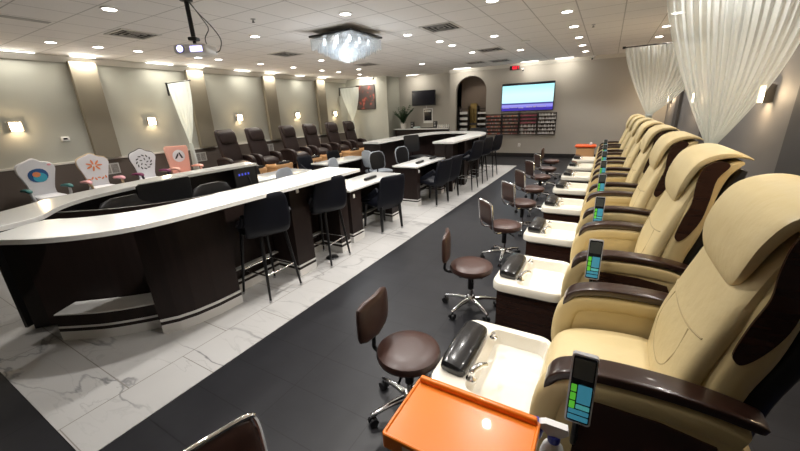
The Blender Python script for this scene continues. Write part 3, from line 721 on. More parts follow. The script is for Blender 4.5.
# --- bar 2 (far side of the oval)
r = empty('bar_counter', (0,0,0), label='second curved white topped bar counter behind the near one, before the carved chairs', cat='counter')
inner2 = curve2([(-3.46,.38),(-3.50,.60),(-3.58,.80),(-3.88,1.02),(-4.09,1.29),(-4.25,1.77),(-4.36,2.15),(-4.40,2.7),(-4.38,3.38)], 5)
outer2 = curve2([(-3.95,.28),(-4.05,.60),(-4.20,.85),(-4.37,1.09),(-4.52,1.52),(-4.62,1.95),(-4.68,2.5),(-4.70,3.0),(-4.70,3.42)], 5)
bar_top(r, inner2, outer2, ZT-.035, ZT)
wallstrip(B('laminate_edge'), curve2([(-4.22,.62),(-4.36,.95),(-4.48,1.25),(-4.56,1.6),(-4.60,2.2),(-4.62,2.7),(-4.62,3.36)], 5), .03, .02, ZT-.036).build('front_panel', r)
B('laminate_edge').box(-4.66,-4.40,3.34,3.38,.02,ZT-.036).build('end_panel', r)
o_ = B('black_plastic').box(-4.405,-4.385,3.0,3.34,.72,1.03).build('power_panel', r)
for yy in (3.06,3.11,3.16,3.21): B('led_blue').box(-4.3845,-4.382,yy,yy+.022,.93,.96).build('digit', o_)
B('cable').tube(smooth_path([(-4.38,3.2,.92),(-4.37,3.23,.8),(-4.38,3.21,.7),(-4.40,3.22,.6)]), .006, 6).build('cable', o_)
# --- nail desks
def desk(x0, x1, y0, y1, label, cw=.24):
    r = empty('nail_desk', ((x0+x1)/2, y0, 0), label=label, cat='desk', group='white topped nail desks'); cx_ = (x0+x1)/2; L = y1-y0; h = (x1-x0)/2
    B('quartz').loftbox(-h, h, 0, L, .72, .75, .006).build('worktop', r)
    for ya in (.04, L-.04-cw):
        B('laminate').box(-h+.03, h-.03, ya, ya+cw, .13, .719).build('drawer_cabinet', r)
        B('kick_metal').box(-h+.02, h-.02, ya-.01, ya+cw+.01, 0, .085).build('kick_plate', r)
        B('laminate').box(-h+.03, h-.03, ya, ya+cw, .086, .112).build('plinth', r)
        B('kick_metal').box(-h+.02, h-.02, ya-.01, ya+cw+.01, .113, .13).build('trim_band', r)
    B('laminate_edge').box(-.14, -.11, .05+cw, L-.05-cw, .10, .719).build('centre_panel', r)
    B('kick_metal').box(-.109,-.04,.05+cw,L-.05-cw,.20,.215).build('foot_ledge', r)
    B('white_plastic').box(h-.03,h-.018,.10,.135,.62,.675,.004).build('hook', r)
    return r
def rest(x, y, rz, label):
    o = B('black_vinyl').loft([((0,y_,.022),(0,0,1),(1,0,0),a_,b_) for y_, a_, b_ in ((-.15,.006,.015),(-.14,.018,.03),(0,.021,.034),(.14,.018,.03),(.15,.006,.015))],14,3).build('arm_rest_pad', loc=(x,y,.751))
    o.rotation_euler = (0,0,rz); tag(o, label, 'hand rest', 'black hand rests on the desks')
desk(-3.34,-2.80,3.50,4.86, 'white topped nail desk joined to the end of the near bar')
desk(-3.36,-2.84,5.52,6.83, 'white topped nail desk with two hand rests, between bar and raised far island', .13)
desk(-5.22,-4.62,3.52,4.74, 'white topped nail desk at the end of the second bar, by a tan basin')
desk(-5.24,-4.66,5.36,6.66, 'white topped nail desk in the left row, second one beyond the bar')
rest(-2.98,4.25,.05,'black hand rest on the nail desk joined to the near bar')
rest(-3.0,5.95,.05,'nearer black hand rest on the middle nail desk'); rest(-3.02,6.6,.05,'farther black hand rest on the middle nail desk')
# --- far island
r = empty('island_counter', (0,0,0), label='raised U shaped island counter at the far end with a white top', cat='counter')
oo = curve2([(-2.66,6.80),(-2.66,7.8),(-2.68,8.9),(-2.78,9.5),(-3.05,9.95),(-3.55,10.25),(-4.15,10.25),(-4.60,9.95),(-4.80,9.4),(-4.84,8.5),(-4.84,7.6),(-4.80,6.65)], 5)
ii = curve2([(-3.12,6.80),(-3.12,7.8),(-3.13,8.8),(-3.20,9.2),(-3.38,9.55),(-3.62,9.72),(-4.02,9.72),(-4.22,9.5),(-4.34,9.1),(-4.36,8.4),(-4.36,7.6),(-4.36,6.62)], 5)
bar_top(r, oo, ii, ZT-.04, ZT)
inn = curve2([(-2.86,6.84),(-2.86,7.8),(-2.88,8.9),(-2.98,9.35),(-3.2,9.75),(-3.58,10.02),(-4.10,10.02),(-4.42,9.75),(-4.60,9.3),(-4.64,8.5),(-4.64,7.6),(-4.62,6.70)], 5)
wallstrip(B('laminate'), inn, .10, .02, ZT-.041).build('body_panel', r)
B('laminate').box(-3.10,-2.70,6.86,6.90,.02,ZT-.041).build('end_panel', r)
B('laminate').box(-4.82,-4.38,6.70,6.74,.02,ZT-.041).build('end_panel', r)
for y in (7.6, 8.6): B('laminate').box(-2.86,-2.70,y,y+.12,.02,ZT-.041).build('leg_cabinet', r)
wallstrip(B('kick_metal'), [(p[0]+.012,p[1]) for p in inn[:16]], .02, .003, .1).build('kick_plate', r)
# --- far wall counter with its things
r = empty('wall_counter', (-6.45, 13.2, 0), label='long white topped counter along the recessed wall under the small TV', cat='counter')
B('quartz').loftbox(-1.25,1.22,-.30,.39,.98,1.02,.006).build('worktop', r)
B('laminate').box(-1.22,1.19,-.22,.36,.02,.979).build('cabinet', r)
r = empty('potted_plant', (-7.28,13.02,1.021), label='leafy green plant in a white pot on the far wall counter', cat='plant')
B('pot_white').lathe(0,0,[(.07,0),(.10,.02),(.12,.17),(.125,.20),(.105,.20),(.10,.17)],18).build('pot', r)
lf = B('leaf'); stm = B('leaf')
for k_ in range(26):
    a = random.uniform(0, 2*PI); lean = random.uniform(.05,.42); h = random.uniform(.35,.70)
    p = [(0,0,.17),(math.cos(a)*lean*.35,math.sin(a)*lean*.35,.17+h*.5),(math.cos(a)*lean,math.sin(a)*lean,.17+h)]
    P = smooth_path(p,4); stm.tube(P,.007,5)
    for q in range(2,len(P)):
        for sd in (-1,1):
            b0 = Vector(P[q]); d = Vector((math.cos(a+sd*1.2),math.sin(a+sd*1.2),.5)).normalized(); w_ = d.cross(Vector((0,0,1))).normalized()*.028; up_ = Vector((0,0,.006))
            lf.add([b0, b0+d*.06+w_, b0+d*.14, b0+d*.06-w_, b0+d*.06+up_], [(0,1,4),(1,2,4),(2,3,4),(3,0,4)])
stm.build('stems', r, kind='stuff'); lf.build('leaves', r, kind='stuff')
for x, lb in ((-7.0,'small black speaker left of the papers on the far counter'),(-5.97,'small black speaker right end of the far counter')):
    r = empty('small_speaker', (x,13.3,1.021), label=lb, cat='speaker', group='small black speakers')
    B('black_plastic').loftbox(-.07,.07,-.06,.06,0,.26,.01).build('cabinet', r)
    B('dull_metal').cyl((0,-.061,.09),(0,-.064,.09),.04,n=16).cyl((0,-.061,.19),(0,-.064,.19),.022,n=14).build('cone', r)
r = empty('notice_frame', (-6.42,13.585,1.50), label='dark framed notice on the recessed wall under the small TV', cat='notice')
B('white_plastic').box(-.21,.21,-.02,0,-.30,.28).build('frame', r); B('screen_off').box(-.17,.17,-.024,-.02,-.20,.24).build('panel', r)
B('paper').box(-.13,.13,-.027,-.024,.14,.20).build('heading_strip', r)
r = empty('small_television', (-6.55,13.59,2.18), .12, 'small black switched-off TV on the recessed wall', 'television')
B('black_plastic').loftbox(-.50,.50,-.20,-.14,-.29,.29,.012).build('housing', r); B('screen_off').box(-.475,.475,-.203,-.20,-.265,.265).build('screen', r)
B('black_metal').box(-.09,.09,-.14,-.01,-.09,.09).build('wall_mount', r)
tag(B('white_plastic').box(-.012,.012,-.012,0,-.13,.13).build('cable_cover', loc=(-6.5,13.6,1.80)), 'thin white cable running down under the small TV', 'cable')
tag(B('towel').loftbox(-.13,.13,-.10,.10,0,.07,.03).build('folded_towel', loc=(-6.68,13.05,1.021)), 'pale teal folded towel on the far wall counter', 'towel')
tag(B('black_plastic').loftbox(-.24,.24,-.09,.09,0,.03,.01).build('keyboard', loc=(-6.2,13.05,1.021)), 'dark keyboard on the far wall counter', 'keyboard')
for i in range(6):
    tag(B('white_plastic').lathe(0,0,[(.025,0),(.028,.01),(.028,.09),(.012,.115),(.012,.14)],12).build('lotion_bottle', loc=(-5.82+.09*i,13.2,1.021)), 'small pale bottle in the row at the right of the far wall counter', 'bottle', 'pale bottles on the far counter')
# ------------------------------------------------------------------ big TV, clock, cameras, racks, niche
r = empty('wall_television', (-2.42, YB, 1.995), label='big wall mounted TV showing a pale cyan screen with a purple band', cat='television')
B('black_plastic').loftbox(-.845,.845,-.09,-.03,-.45,.45,.012).build('housing', r)
B('tv_picture').box(-.825,.825,-.093,-.09,-.43,.43).build('screen', r)
B('black_metal').box(-.3,.3,-.03,-.002,-.2,.2).build('wall_mount', r)
B('screen_off').box(-.825,.825,-.094,-.0905,.375,.43).build('top_bar', r)
for x0, x1, z0, z1 in ((-.78,-.55,-.345,-.33),(-.52,-.30,-.335,-.318),(-.26,-.10,-.35,-.33),(.0,.18,-.33,-.31),(.22,.30,-.34,-.30),(.34,.62,-.325,-.305)): B('white_plastic').box(x0,x1,-.096,-.0935,z0,z1).build('caption_strip', r)
r = empty('digital_clock', (-2.89, YB, 2.93), label='small digital clock with red digits high on the TV wall', cat='clock')
B('black_plastic').loftbox(-.16,.16,-.05,-.002,-.07,.07,.01).build('housing', r)
for k_, dgt in enumerate((1,0,0,7)):
    x = -.085 + .062*k_ + (.012 if k_ > 1 else 0); segs = {0:'abcdef',1:'bc',7:'abc'}[dgt]; q = B('led_red')
    for sname in segs:
        bx = {'a':(-.018,.018,.038,.046),'g':(-.018,.018,-.004,.004),'d':(-.018,.018,-.046,-.038),'b':(.014,.022,0,.042),'c':(.014,.022,-.042,0),'f':(-.022,-.014,0,.042),'e':(-.022,-.014,-.042,0)}[sname]
        q.box(x+bx[0],x+bx[1],-.053,-.05,bx[2],bx[3])
    q.build('digit', r)
def cctv(x, y, z, rz, lb):
    r = empty('security_camera', (x,y,z), rz, lb, 'camera', 'security cameras')
    B('white_plastic').lathe(0,0,[(.045,-.0),(.045,-.02),(.02,-.03)],16).cyl((0,0,-.02),(0,-.06,-.06),.012).build('mount', r)
    B('white_plastic').cyl((0,-.04,-.06),(.0,-.16,-.09),.033,n=14).build('body', r)
    B('black_plastic').cyl((0,-.16,-.09),(0,-.17,-.0925),.028,n=14).build('lens', r)
cctv(-2.62, YB-.1, 2.90, .3, 'small white security camera just right below the red clock')
cctv(-.55, YB-.15, ZC-.01, -.3, 'small security camera in the upper corner between TV and curtain')
cctv(-8.25, 12.45, ZC-.01, .4, 'small security camera above the dark picture')
r = empty('wall_outlet', (-2.59, YB, .40), label='white wall outlet under the polish racks', cat='outlet'); B('white_plastic').loftbox(-.04,.04,-.012,-.001,-.06,.06,.004).build('plate', r); B('black_plastic').box(-.012,.012,-.0135,-.012,.015,.035).build('socket', r); B('black_plastic').box(-.012,.012,-.0135,-.012,-.035,-.015).build('socket', r)
# polish racks
RX = [(-3.80,-3.24),(-3.21,-2.65),(-2.62,-2.05),(-2.02,-1.45)]
rlab = ['leftmost wall rack of red and orange nail polish','second wall rack of reddish nail polish','third wall rack of crimson and pale nail polish','rightmost wall rack of pale nail polish']
bot = None
for k_, (xa, xb) in enumerate(RX):
    r = empty('polish_rack', ((xa+xb)/2, YB, .76), label=rlab[k_]+' under the big TV', cat='shelf', group='nail polish racks'); h = (xb-xa)/2
    B('rack_back').box(-h,h,-.012,-.001,0,.72).build('back_panel', r)
    B('shelf_black').box(-h,-h+.015,-.09,-.013,0,.72).build('side', r); B('shelf_black').box(h-.015,h,-.09,-.013,0,.72).build('side', r)
    for s_ in range(6): B('shelf_black').box(-h+.016,h-.016,-.09,-.013,.01+.118*s_,.022+.118*s_).build('shelf', r)
    for s_ in range(6):
        for b_ in range(12):
            pal = {0:[0,4,0,4,6,7,6,0],1:[4,6,0,7,1,6,5,4],2:([1,2,2,1] if s_ >= 3 else [3,3,6,3]),3:[3,3,5,3,3,5]}[k_]
            ci = random.choice(pal)
            x = xa+.035+ (xb-xa-.07)*b_/11
            key = 'pb%d' % ci
            if key not in MATS:
                o = MB().mat('polish%d' % ci).loftbox(-.017,.017,-.014,.014,0,.048,.006).mat('shelf_black' if ci != 3 else 'white_plastic').cyl((0,0,.048),(0,0,.082),.008,n=8).build('nail_polish_bottle'); MATS[key] = o
            else: o = MATS[key].copy(); col.objects.link(o)
            o.location = (x, YB-.055, .76+.0225+.118*s_)
            tag(o, 'tiny nail polish bottle standing on the %s' % rlab[k_].replace('of red and orange nail polish','rack').replace('wall rack of reddish nail polish','wall rack').replace('wall rack of crimson and pale nail polish','wall rack').replace('wall rack of pale nail polish','wall rack').replace('wall rack rack','wall rack'), 'nail polish', ['nail polish bottles on the leftmost rack','nail polish bottles on the second rack','nail polish bottles on the third rack','nail polish bottles on the rightmost rack'][k_])
# niche shelves and the gilt figure
for x, lb in ((-4.75,'left dark shelf tower in the arched niche holding stacked pale boxes'),(-4.05,'right dark shelf tower in the arched niche')):
    r = empty('shelf_tower', (x, YB+.36, 0), label=lb, cat='shelf', group='shelf towers in the niche')
    for sx in (-1,1): B('shelf_black').box(.18*sx-.012,.18*sx+.012,-.14,.14,0,1.78).build('side', r)
    for s_ in range(9): B('shelf_black').box(-.166,.166,-.14,.14,.08+.2*s_,.10+.2*s_).build('shelf', r)
    for s_ in range(8):
        tag(B('paper').box(-.15,.15,-.12,.10,0,.09 if x < -4.5 else .06).build('stacked_box', loc=(x, YB+.36, .101+.2*s_)), 'pale box on the %s shelf tower in the niche, level %s from the floor' % ('left' if x < -4.5 else 'right', ordn[s_] if s_ else 'first'), 'box', 'boxes in the niche towers')
r = empty('gilt_cabinet', (-4.42, YB+.45, 0), label='tall gilded altar-like cabinet in the middle of the arched niche', cat='cabinet')
B('shelf_black').box(-.16,.16,-.10,.10,0,.55).build('base', r)
B('gold').loftbox(-.13,.13,-.09,.09,.55,1.10,.01).build('lower_panel', r)
B('gold').prism([(-.13,1.18),(.13,1.18),(.13,1.82),(.10,1.88),(-.10,1.88),(-.13,1.82)],'y',-.05,.09).build('upper_panel', r)
B('shelf_black').box(-.15,.15,-.10,.10,1.10,1.18).build('shelf', r)
B('gold').lathe(0,-.075,[(.03,1.2),(.05,1.25),(.035,1.4),(.045,1.5),(.025,1.56),(.032,1.62),(.01,1.68)],14).build('figure', r)
# picture
r = empty('framed_picture', (-8.78,12.6,2.31), label='dark square picture with red and cream blotches on the far left wall', cat='picture')
B('black_plastic').box(-.46,.46,-.03,-.001,-.48,.48).build('frame', r); B('art_print').box(-.44,.44,-.033,-.03,-.46,.46).build('canvas', r)
# thermostat, wall grilles
r = empty('thermostat', (XL, 3.0, 1.44), label='small white thermostat on the wall right of the first sconce', cat='thermostat'); B('white_plastic').loftbox(0.001,.03,-.07,.07,-.045,.045,.01).build('housing', r); B('screen_off').box(.03,.032,-.035,.035,-.015,.02).build('display', r)
for y, lb in ((3.62,'white grille on the wainscot between first two carved chairs'),(5.75,'white grille on the wainscot right of the peach chair'),(8.15,'grille low on the wainscot between brown chairs'),(10.5,'far grille low on the wainscot')):
    r = empty('wall_grille', (XL+.03, y, .72), label=lb, cat='air vent', group='grilles on the wainscot')
    B('vent_white').box(.001,.012,-.17,.17,-.12,-.10).box(.001,.012,-.17,.17,.10,.12).box(.001,.012,-.17,-.15,-.10,.10).box(.001,.012,.15,.17,-.10,.10).box(.001,.012,-.01,.01,-.10,.10).build('frame', r)
    q = B('vent_white')
    for k_ in range(8): q.box(.004,.008,-.15,.15,-.09+.025*k_,-.08+.025*k_)
    q.build('slats', r)
# ------------------------------------------------------------------ curtains
def curtain(x0, x1, y, zt, gx, gz, label, tail=.35, wx=1, n=90, edge=None):
    r = empty('sheer_curtain', ((x0+x1)/2, y, 0), label=label, cat='curtain', group='sheer curtains on wall rods'); ox = (x0+x1)/2
    m_ = B('sheer'); rows = 34; vs = []; fs = []
    for i in range(rows+1):
        t = i/rows
        if t <= .72:
            u = t/.72; z = zt + (gz-zt)*u; s_ = 1 - u**1.35; w0 = gx-.035 + (x0-gx+.035)*s_; w1 = gx+.035 + (x1-gx-.035)*(1-u**2.0); amp = .010*(1-u)+.009
        else:
            u = (t-.72)/.28; z = gz + (tail-gz)*u; w0 = gx-.035-.09*u**.7; w1 = gx+.035+.09*u**.7; amp = .025
        for j in range(n+1):
            f = j/n; ph = f*2*PI*17
            vs.append((w0+(w1-w0)*f-ox, amp*math.sin(ph+.6*math.sin(5*f)) + .4*amp*math.sin(2.3*ph+i*.05), z))
    for i in range(rows):
        for j in range(n): a = i*(n+1)+j; fs.append((a, a+1, a+n+2, a+n+1))
    m_.add(vs, fs, True); m_.build('cloth', r)
    rd = B('black_metal').cyl((x0-ox-.03,0,zt+.01),(x1-ox+.03,0,zt+.01),.009).build('rod', r)
    wxx = x0 if wx < 0 else x1; sg = -1 if wx < 0 else 1
    wall = (XL if wx < 0 else XR) - ox
    B('black_metal').box(min(wall,wall-.02*sg),max(wall,wall-.02*sg),-.02,.02,zt-.28,zt+.03).tube([(wall-.01*sg,0,zt+.01),(wxx-ox-.02*sg,0,zt+.01)],.009).build('wall_bracket', rd)
    B('black_metal').cyl((( x1 if wx<0 else x0)-ox+.0*sg,0,zt+.01),((x1 if wx<0 else x0)-ox-.045*sg,0,zt+.01),.02).build('finial', rd)
    B('sheer').tube([(gx-ox-.05,0,gz+.015),(gx-ox,-.03,gz),(gx-ox+.05,0,gz-.01)], .011, 8).build('tieback', r)
curtain(.34, 1.40, 4.5, 2.66, .905, 1.26, 'big white sheer curtain gathered to a point above the nearest cream chairs', .9)
curtain(.13, 1.38, 7.9, 2.60, .64, 1.46, 'smaller white sheer curtain gathered above the far cream chairs', 1.0)
curtain(XL+.05, -8.80, 5.3, 2.6, -9.30, 1.14, 'white sheer curtain tied beside the peach chair on the left wall', .25, -1)
curtain(XL+.05, -8.80, 12.16, 2.7, -9.22, 1.44, 'small white sheer curtain in front of the dark picture', .6, -1)
# ------------------------------------------------------------------ carved children's chairs
def kid_chair(y, style, label):
    r = empty('carved_throne_chair', (-9.1, y, 0), label=label, cat='chair', group='carved chairs along the left wall')
    cm, am, fm = {'mermaid':('white_board','teal','white_board'), 'pink':('white_board','pink','tan_frame'), 'flower':('white_board','magenta','ink_black'), 'peach':('peach_fabric','peach_fabric','peach_fabric')}[style]
    if style == 'peach': pts = [(-.27,.35),(.27,.35),(.33,1.04),(.30,1.08),(-.33,1.10),(-.36,1.05)]
    else:
        pts = smooth_path([(-.20,.35),(.20,.35),(.22,.55),(.30,.80),(.34,.93),(.27,1.02),(.12,1.06),(0,1.12),(-.14,1.08),(-.30,1.02),(-.33,.90),(-.27,.74),(-.22,.55),(-.20,.35)],4)[:-1]
    # local y is across the back; the front faces +x
    pts = [(p[0]*.80, p[1]) for p in pts]
    b_ = MB().mat(cm); n = len(pts)
    b_.prism(pts, 'x', -.28, -.21); b_.build('backrest', r)
    bd = B(fm if style != 'peach' else cm); bd.tube([( -.245, p[0]*1.02, p[1]+.01) for p in pts[2:-1]], .009, 6); bd.build('back_edging', r)
    if style == 'mermaid':
        B('ink_blue').prism(ell(0,.82,.145,.125,18,0.2,2.2),'x',-.209,-.202).build('print_patch', r); B('ink_cyan').prism(ell(.02,.78,.10,.09,14),'x',-.2015,-.199).build('print_swirl', r); B('ink_orange').prism(ell(-.02,.84,.06,.05,12),'x',-.198,-.196).build('print_blob', r); B('ink_pink').prism(ell(.20,1.0,.03,.02,10),'x',-.209,-.206).build('print_dot', r)
    elif style == 'pink':
        for a in range(7): t = a*.9-2.7; B('ink_orange').prism(ell(.09*math.cos(t), .88+.07*math.sin(t), .055, .018, 10, t),'x',-.209,-.204).build('print_petal', r)
        for a in range(6): B('ink_orange').prism(ell(-.15+.06*a, .60+.02*(a%2), .035, .015, 8, a),'x',-.209,-.204).build('print_petal', r)
    elif style == 'flower':
        q = B('ink_black')
        for a in range(12): t = a*2*PI/12; q.prism(ell(.15*math.cos(t), .82+.15*math.sin(t), .035, .014, 8, t+1),'x',-.209,-.205)
        for a in range(5): t = a*2*PI/5; q.prism(ell(.07*math.cos(t), .82+.07*math.sin(t), .03, .012, 8, t+.5),'x',-.209,-.205)
        q.build('print_ring', r)
    else:
        B('white_board').prism(ell(.0,.86,.15,.15,24),'x',-.209,-.205).build('print_disc', r)
        B('ink_black').prism([(-.11,.80),(-.06,.80),(.0,.89),(-.02,.93)],'x',-.2045,-.202).prism([(.0,.93),(.03,.95),(.10,.80),(.05,.80)],'x',-.2045,-.202).build('print_mark', r)
    B(cm).loftbox(-.24,.28,-.21,.21,.34,.46,.05).build('seat', r)
    for sy in (-1,1):
        a = B(am).loft([((x, .29*sy, z),(0,0,1),(0,1,0),h,w_) for x,z,h,w_ in ((-.22,.57,.022,.025),(-.05,.59,.028,.035),(.14,.60,.032,.045),(.22,.59,.028,.04),(.25,.57,.008,.02))],14,2.6).build('armrest', r)
        B(fm).tube([(.18,.28*sy,.575),(.2,.27*sy,.48),(.18,.25*sy,.38)],.025,8).build('arm_post', a)
    for sx in (-.2,.22):
        for sy in (-.2,.2): B(fm).tube([(sx,sy,.35),(sx*1.05,sy*1.05,.18),(sx*1.0,sy,0.005)],[.03,.022,.016],8).build('leg', r)
kid_chair(2.28,'mermaid','white carved-back chair with a blue and orange print and teal arms, far left')
kid_chair(3.17,'pink','white carved-back chair with pink arms and a coral petal print')
kid_chair(4.12,'flower','white carved-back chair with a black floral ring print')
kid_chair(4.93,'peach','square-backed peach chair with a round white emblem, beside the curtain')

# ------------------------------------------------------------------ customer and staff chairs
def leg4(r, hx, hy, z1, r0, r1, m_, splay=1.15, ring_=None):
    for sx in (-1,1):
        for sy in (-1,1):
            g = B(m_).tube([(hx*sx/splay, hy*sy/splay, z1),(hx*sx, hy*sy, .012)],[r0,r1],10).build('leg', r)
            B('dull_metal').cyl((hx*sx,hy*sy,0.003),(hx*sx,hy*sy,.03),r1+.003).build('foot_tip', g)
def make_bar_stool():
    r = empty('bar_stool')                # sitter faces -x
    slab(B('navy_leather'), [(-.22,.70,.02,.17),(-.20,.715,.035,.20),(-.05,.70,.04,.215),(.10,.70,.04,.215),(.18,.72,.035,.20)], 3).build('seat', r)
    q = B('navy_leather'); slab(q, [(.12,.66,.03,.19),(.20,.70,.035,.20),(.245,.80,.028,.205),(.27,.92,.024,.195),(.295,1.03,.02,.172),(.30,1.065,.008,.135)], 3.5); q.build('backrest', r)
    for sy in (-1,1): slab(B('navy_leather'), [(-.08,.72,.012,.02),(.04,.745,.02,.022),(.14,.80,.03,.022),(.23,.88,.02,.02)], 2.5, 12, y0=.205*sy).build('side_wing', r)
    leg4(r, .20, .20, .67, .018, .011, 'black_metal', 1.45)
    rg = B('chrome'); 
    P = [(-.172,-.172,.27),(.172,-.172,.27),(.172,.172,.27),(-.172,.172,.27)]
    for a in range(4): rg.cyl(P[a], P[(a+1)%4], .008)
    rg.build('foot_ring', r)
    B('black_metal').box(-.14,.14,-.14,.14,.655,.67).build('seat_plate', r)
    return r
def make_desk_chair():
    r = empty('upholstered_side_chair')
    slab(B('navy_leather'), [(-.25,.42,.03,.20),(-.24,.44,.05,.235),(-.05,.44,.055,.245),(.12,.43,.055,.24),(.19,.43,.04,.22)], 3.5).build('seat', r)
    slab(B('navy_leather'), [(.16,.36,.03,.21),(.20,.45,.035,.235),(.235,.60,.035,.235),(.265,.73,.032,.228),(.285,.81,.028,.215),(.30,.845,.012,.19)], 4).build('backrest', r)
    for sy in (-1,1): slab(B('navy_leather'), [(-.18,.47,.02,.02),(-.05,.52,.04,.024),(.08,.58,.05,.024),(.2,.66,.04,.022)], 2.8, 12, y0=.225*sy).build('side_wing', r)
    leg4(r, .22, .19, .40, .026, .017, 'black_metal', 1.12)
    return r
bs, dc = make_bar_stool(), make_desk_chair()
for i, (x, y, lb) in enumerate(((-2.79,2.10,'navy leather bar stool nearest the camera at the near bar'),(-2.79,2.95,'second navy bar stool at the near bar, with a dark disc on the floor'),
        (-2.54,7.30,'dark bar stool nearest at the raised far island'),(-2.56,8.12,'second dark bar stool at the raised far island'),(-2.56,9.0,'farthest dark bar stool at the island, near the polish racks'))):
    o = bs if i == 0 else copy_tree(bs); o.location = (x,y,0); o.rotation_euler = (0,0,(0,.1,0,0,0)[i])
    for ch in o.children:
        if ch.name.split('.')[0] in ('seat','backrest','side_wing','seat_plate'): ch.rotation_euler = (0,0,(-.42,-.5,-.3,-.3,-.3)[i])
    tag(o, lb, 'bar stool', 'bar stools')
for i, (x, y, rz, lb) in enumerate(((-2.80,4.26,-.35,'dark upholstered side chair at the nail desk joined to the near bar'),(-2.72,5.92,-.2,'dark upholstered chair, nearer one at the middle nail desk'),(-2.72,6.46,-.2,'dark upholstered chair, farther one at the middle nail desk'),
        (-5.40,4.18,PI,'dark chair on the far side of the left nail desk'),(-5.52,5.75,PI,'dark blue chair behind the second left nail desk, beside a tan basin'),(-5.54,6.75,PI,'dark chair behind the far end of the second left nail desk'))):
    o = dc if i == 0 else copy_tree(dc); o.location = (x,y,0); o.rotation_euler = (0,0,rz); tag(o, lb, 'chair', 'dark upholstered side chairs')
tag(B('black_metal').lathe(0,0,[(.075,.005),(.078,.012),(.07,.02),(.02,.024)],22).build('floor_box_cover', loc=(-2.76,3.0,0.004)), 'small round black disc on the marble under the second bar stool', 'floor disc')
def make_task_chair(back, bm_, h, w_, sh=.50, rounded=True, ribs=False, arms=False):
    r = empty('office_chair')             # sitter faces +x... back on -x
    B(bm_ if bm_ != 'grey_mesh' else 'black_vinyl').loftbox(-.23,.24,-.24,.24,sh-.06,sh+.02,.035).build('seat', r)
    e = 2.6 if rounded else 5
    q = B(bm_)
    z0, z1 = sh+.10, h
    st = [(z0,.7),(z0+.04,.92),((z0+z1)/2,1.0),(z1-.10,.97),(z1-.03,.80),(z1,.45)] if rounded else [(z0,.85),(z0+.02,1.0),(z1-.02,1.0),(z1,.9)]
    q.loft([((-.25-.12*(z-z0), 0, z),(1,0,.1),(0,1,0),.022,w_*f) for z, f in st], 20, 3.5); b_ = q.build('backrest', r)
    if ribs:
        q = B(bm_)
        for k_ in range(5): q.box(-.235-.05*0,-.222,-w_*.8+w_*.4*k_-.01,-w_*.8+w_*.4*k_+.01,z0+.05,z1-.08)
        q.build('ribs', b_)
    if back == 'edge':
        P = [(z0,.7),(z0+.04,.92),((z0+z1)/2,1.0),(z1-.10,.97),(z1-.03,.80),(z1,.45)]
        pts = [(-.25-.12*(z-z0), w_*f, z) for z, f in P] + [(-.25-.12*(z-z0), -w_*f, z) for z, f in P[::-1]]
        B('grey_shell').tube(pts, .013, 8).build('back_rim', r)
    B('black_metal').tube([(-.05,0,sh-.07),(-.24,0,sh-.06),(-.27,0,sh+.02),(-.262,0,sh+.15)], .014, 8).build('back_bracket', r)
    B('black_metal').cyl((0,0,.10),(0,0,sh-.06),.024).build('gas_lift', r)
    b = B('black_metal')
    for k_ in range(5):
        a = 2*PI*k_/5; b.tube([(0,0,.10),(math.cos(a)*.28,math.sin(a)*.28,.065)],[.022,.014],8)
    b.build('star_base', r)
    for k_ in range(5):
        a = 2*PI*k_/5; c_, s_ = math.cos(a)*.27, math.sin(a)*.27
        B('black_plastic').cyl((c_,s_-.02,.028),(c_,s_+.02,.028),.028,n=12).build('caster', r)
    return r
tc_ = {'round': make_task_chair('plain','black_vinyl',1.03,.24,.58), 'square': make_task_chair('plain','black_vinyl',1.12,.27,.60,False), 'mesh': make_task_chair('edge','black_vinyl',.93,.22,.48), 'shell': make_task_chair('plain','grey_shell',.92,.22,.46)}
used = set()
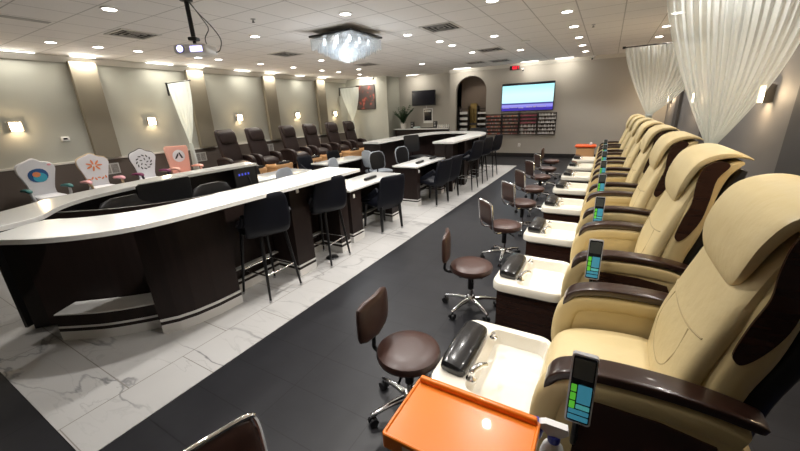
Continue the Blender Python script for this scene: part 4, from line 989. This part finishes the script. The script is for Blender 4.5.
for kd, x, y, rz, lb in (
   ('round',-3.68,1.50,0,'round-backed black office chair inside the oval bar, nearest'),
   ('square',-4.24,1.88,PI,'square high-backed black office chair inside the oval bar'),
   ('round',-3.46,2.25,0,'ribbed round-backed black office chair inside the oval bar, right one'),
   ('shell',-4.10,3.92,.2,'pale grey shell chair seen just over the near bar top'),
   ('shell',-4.12,5.15,.3,'pale grey shell chair at the near end of the second left desk'),
   ('shell',-4.35,6.55,1.2,'pale blue-grey shell chair with visible seat, left of the island'),
   ('mesh',-3.78,6.0,-.2,'grey-rimmed black office chair, nearer one behind the middle desk'),
   ('mesh',-3.72,6.95,-.2,'grey-rimmed black office chair, farther one behind the middle desk'),
   ('square',-4.0,7.95,-.3,'tall black office chair inside the island, left one'),
   ('round',-3.55,8.7,2.6,'black office chair deep inside the island'),
   ('square',-3.45,10.62,-1.6,'black chair back standing over the far curve of the island')):
    o = tc_[kd] if kd not in used else copy_tree(tc_[kd]); used.add(kd)
    o.location = (x,y,0); o.rotation_euler = (0,0,rz); tag(o, lb, 'chair', 'office chairs inside the counters')

# ------------------------------------------------------------------ camera and world
f, p, yw, rl, H = 346.6, .31747, -.53154, -.04262, 1.70
cp, sp_ = math.cos(p), math.sin(p); fwd = Vector((math.sin(yw)*cp, math.cos(yw)*cp, -sp_)); right = Vector((math.cos(yw), -math.sin(yw), 0)); up = right.cross(fwd)
r2 = right*math.cos(rl) + up*math.sin(rl); u2 = -right*math.sin(rl) + up*math.cos(rl)
cam = bpy.data.cameras.new('camera'); cam.sensor_width = 36; cam.lens = f/800*36; cam.clip_start = .02; cam.shift_y = 0
co = bpy.data.objects.new('camera', cam); col.objects.link(co)
mw = Matrix((r2, u2, -fwd)).transposed().to_4x4(); mw.translation = (0,0,H); co.matrix_world = mw
sc = bpy.context.scene; sc.camera = co
w = bpy.data.worlds.new('world'); sc.world = w; w.use_nodes = True; w.node_tree.nodes['Background'].inputs[0].default_value = (.9,.92,1,1); w.node_tree.nodes['Background'].inputs[1].default_value = .3
sc.view_settings.view_transform = 'Standard'; sc.view_settings.look = 'None'; sc.view_settings.gamma = 1; sc.view_settings.exposure = .42; sc.view_settings.use_curve_mapping = False
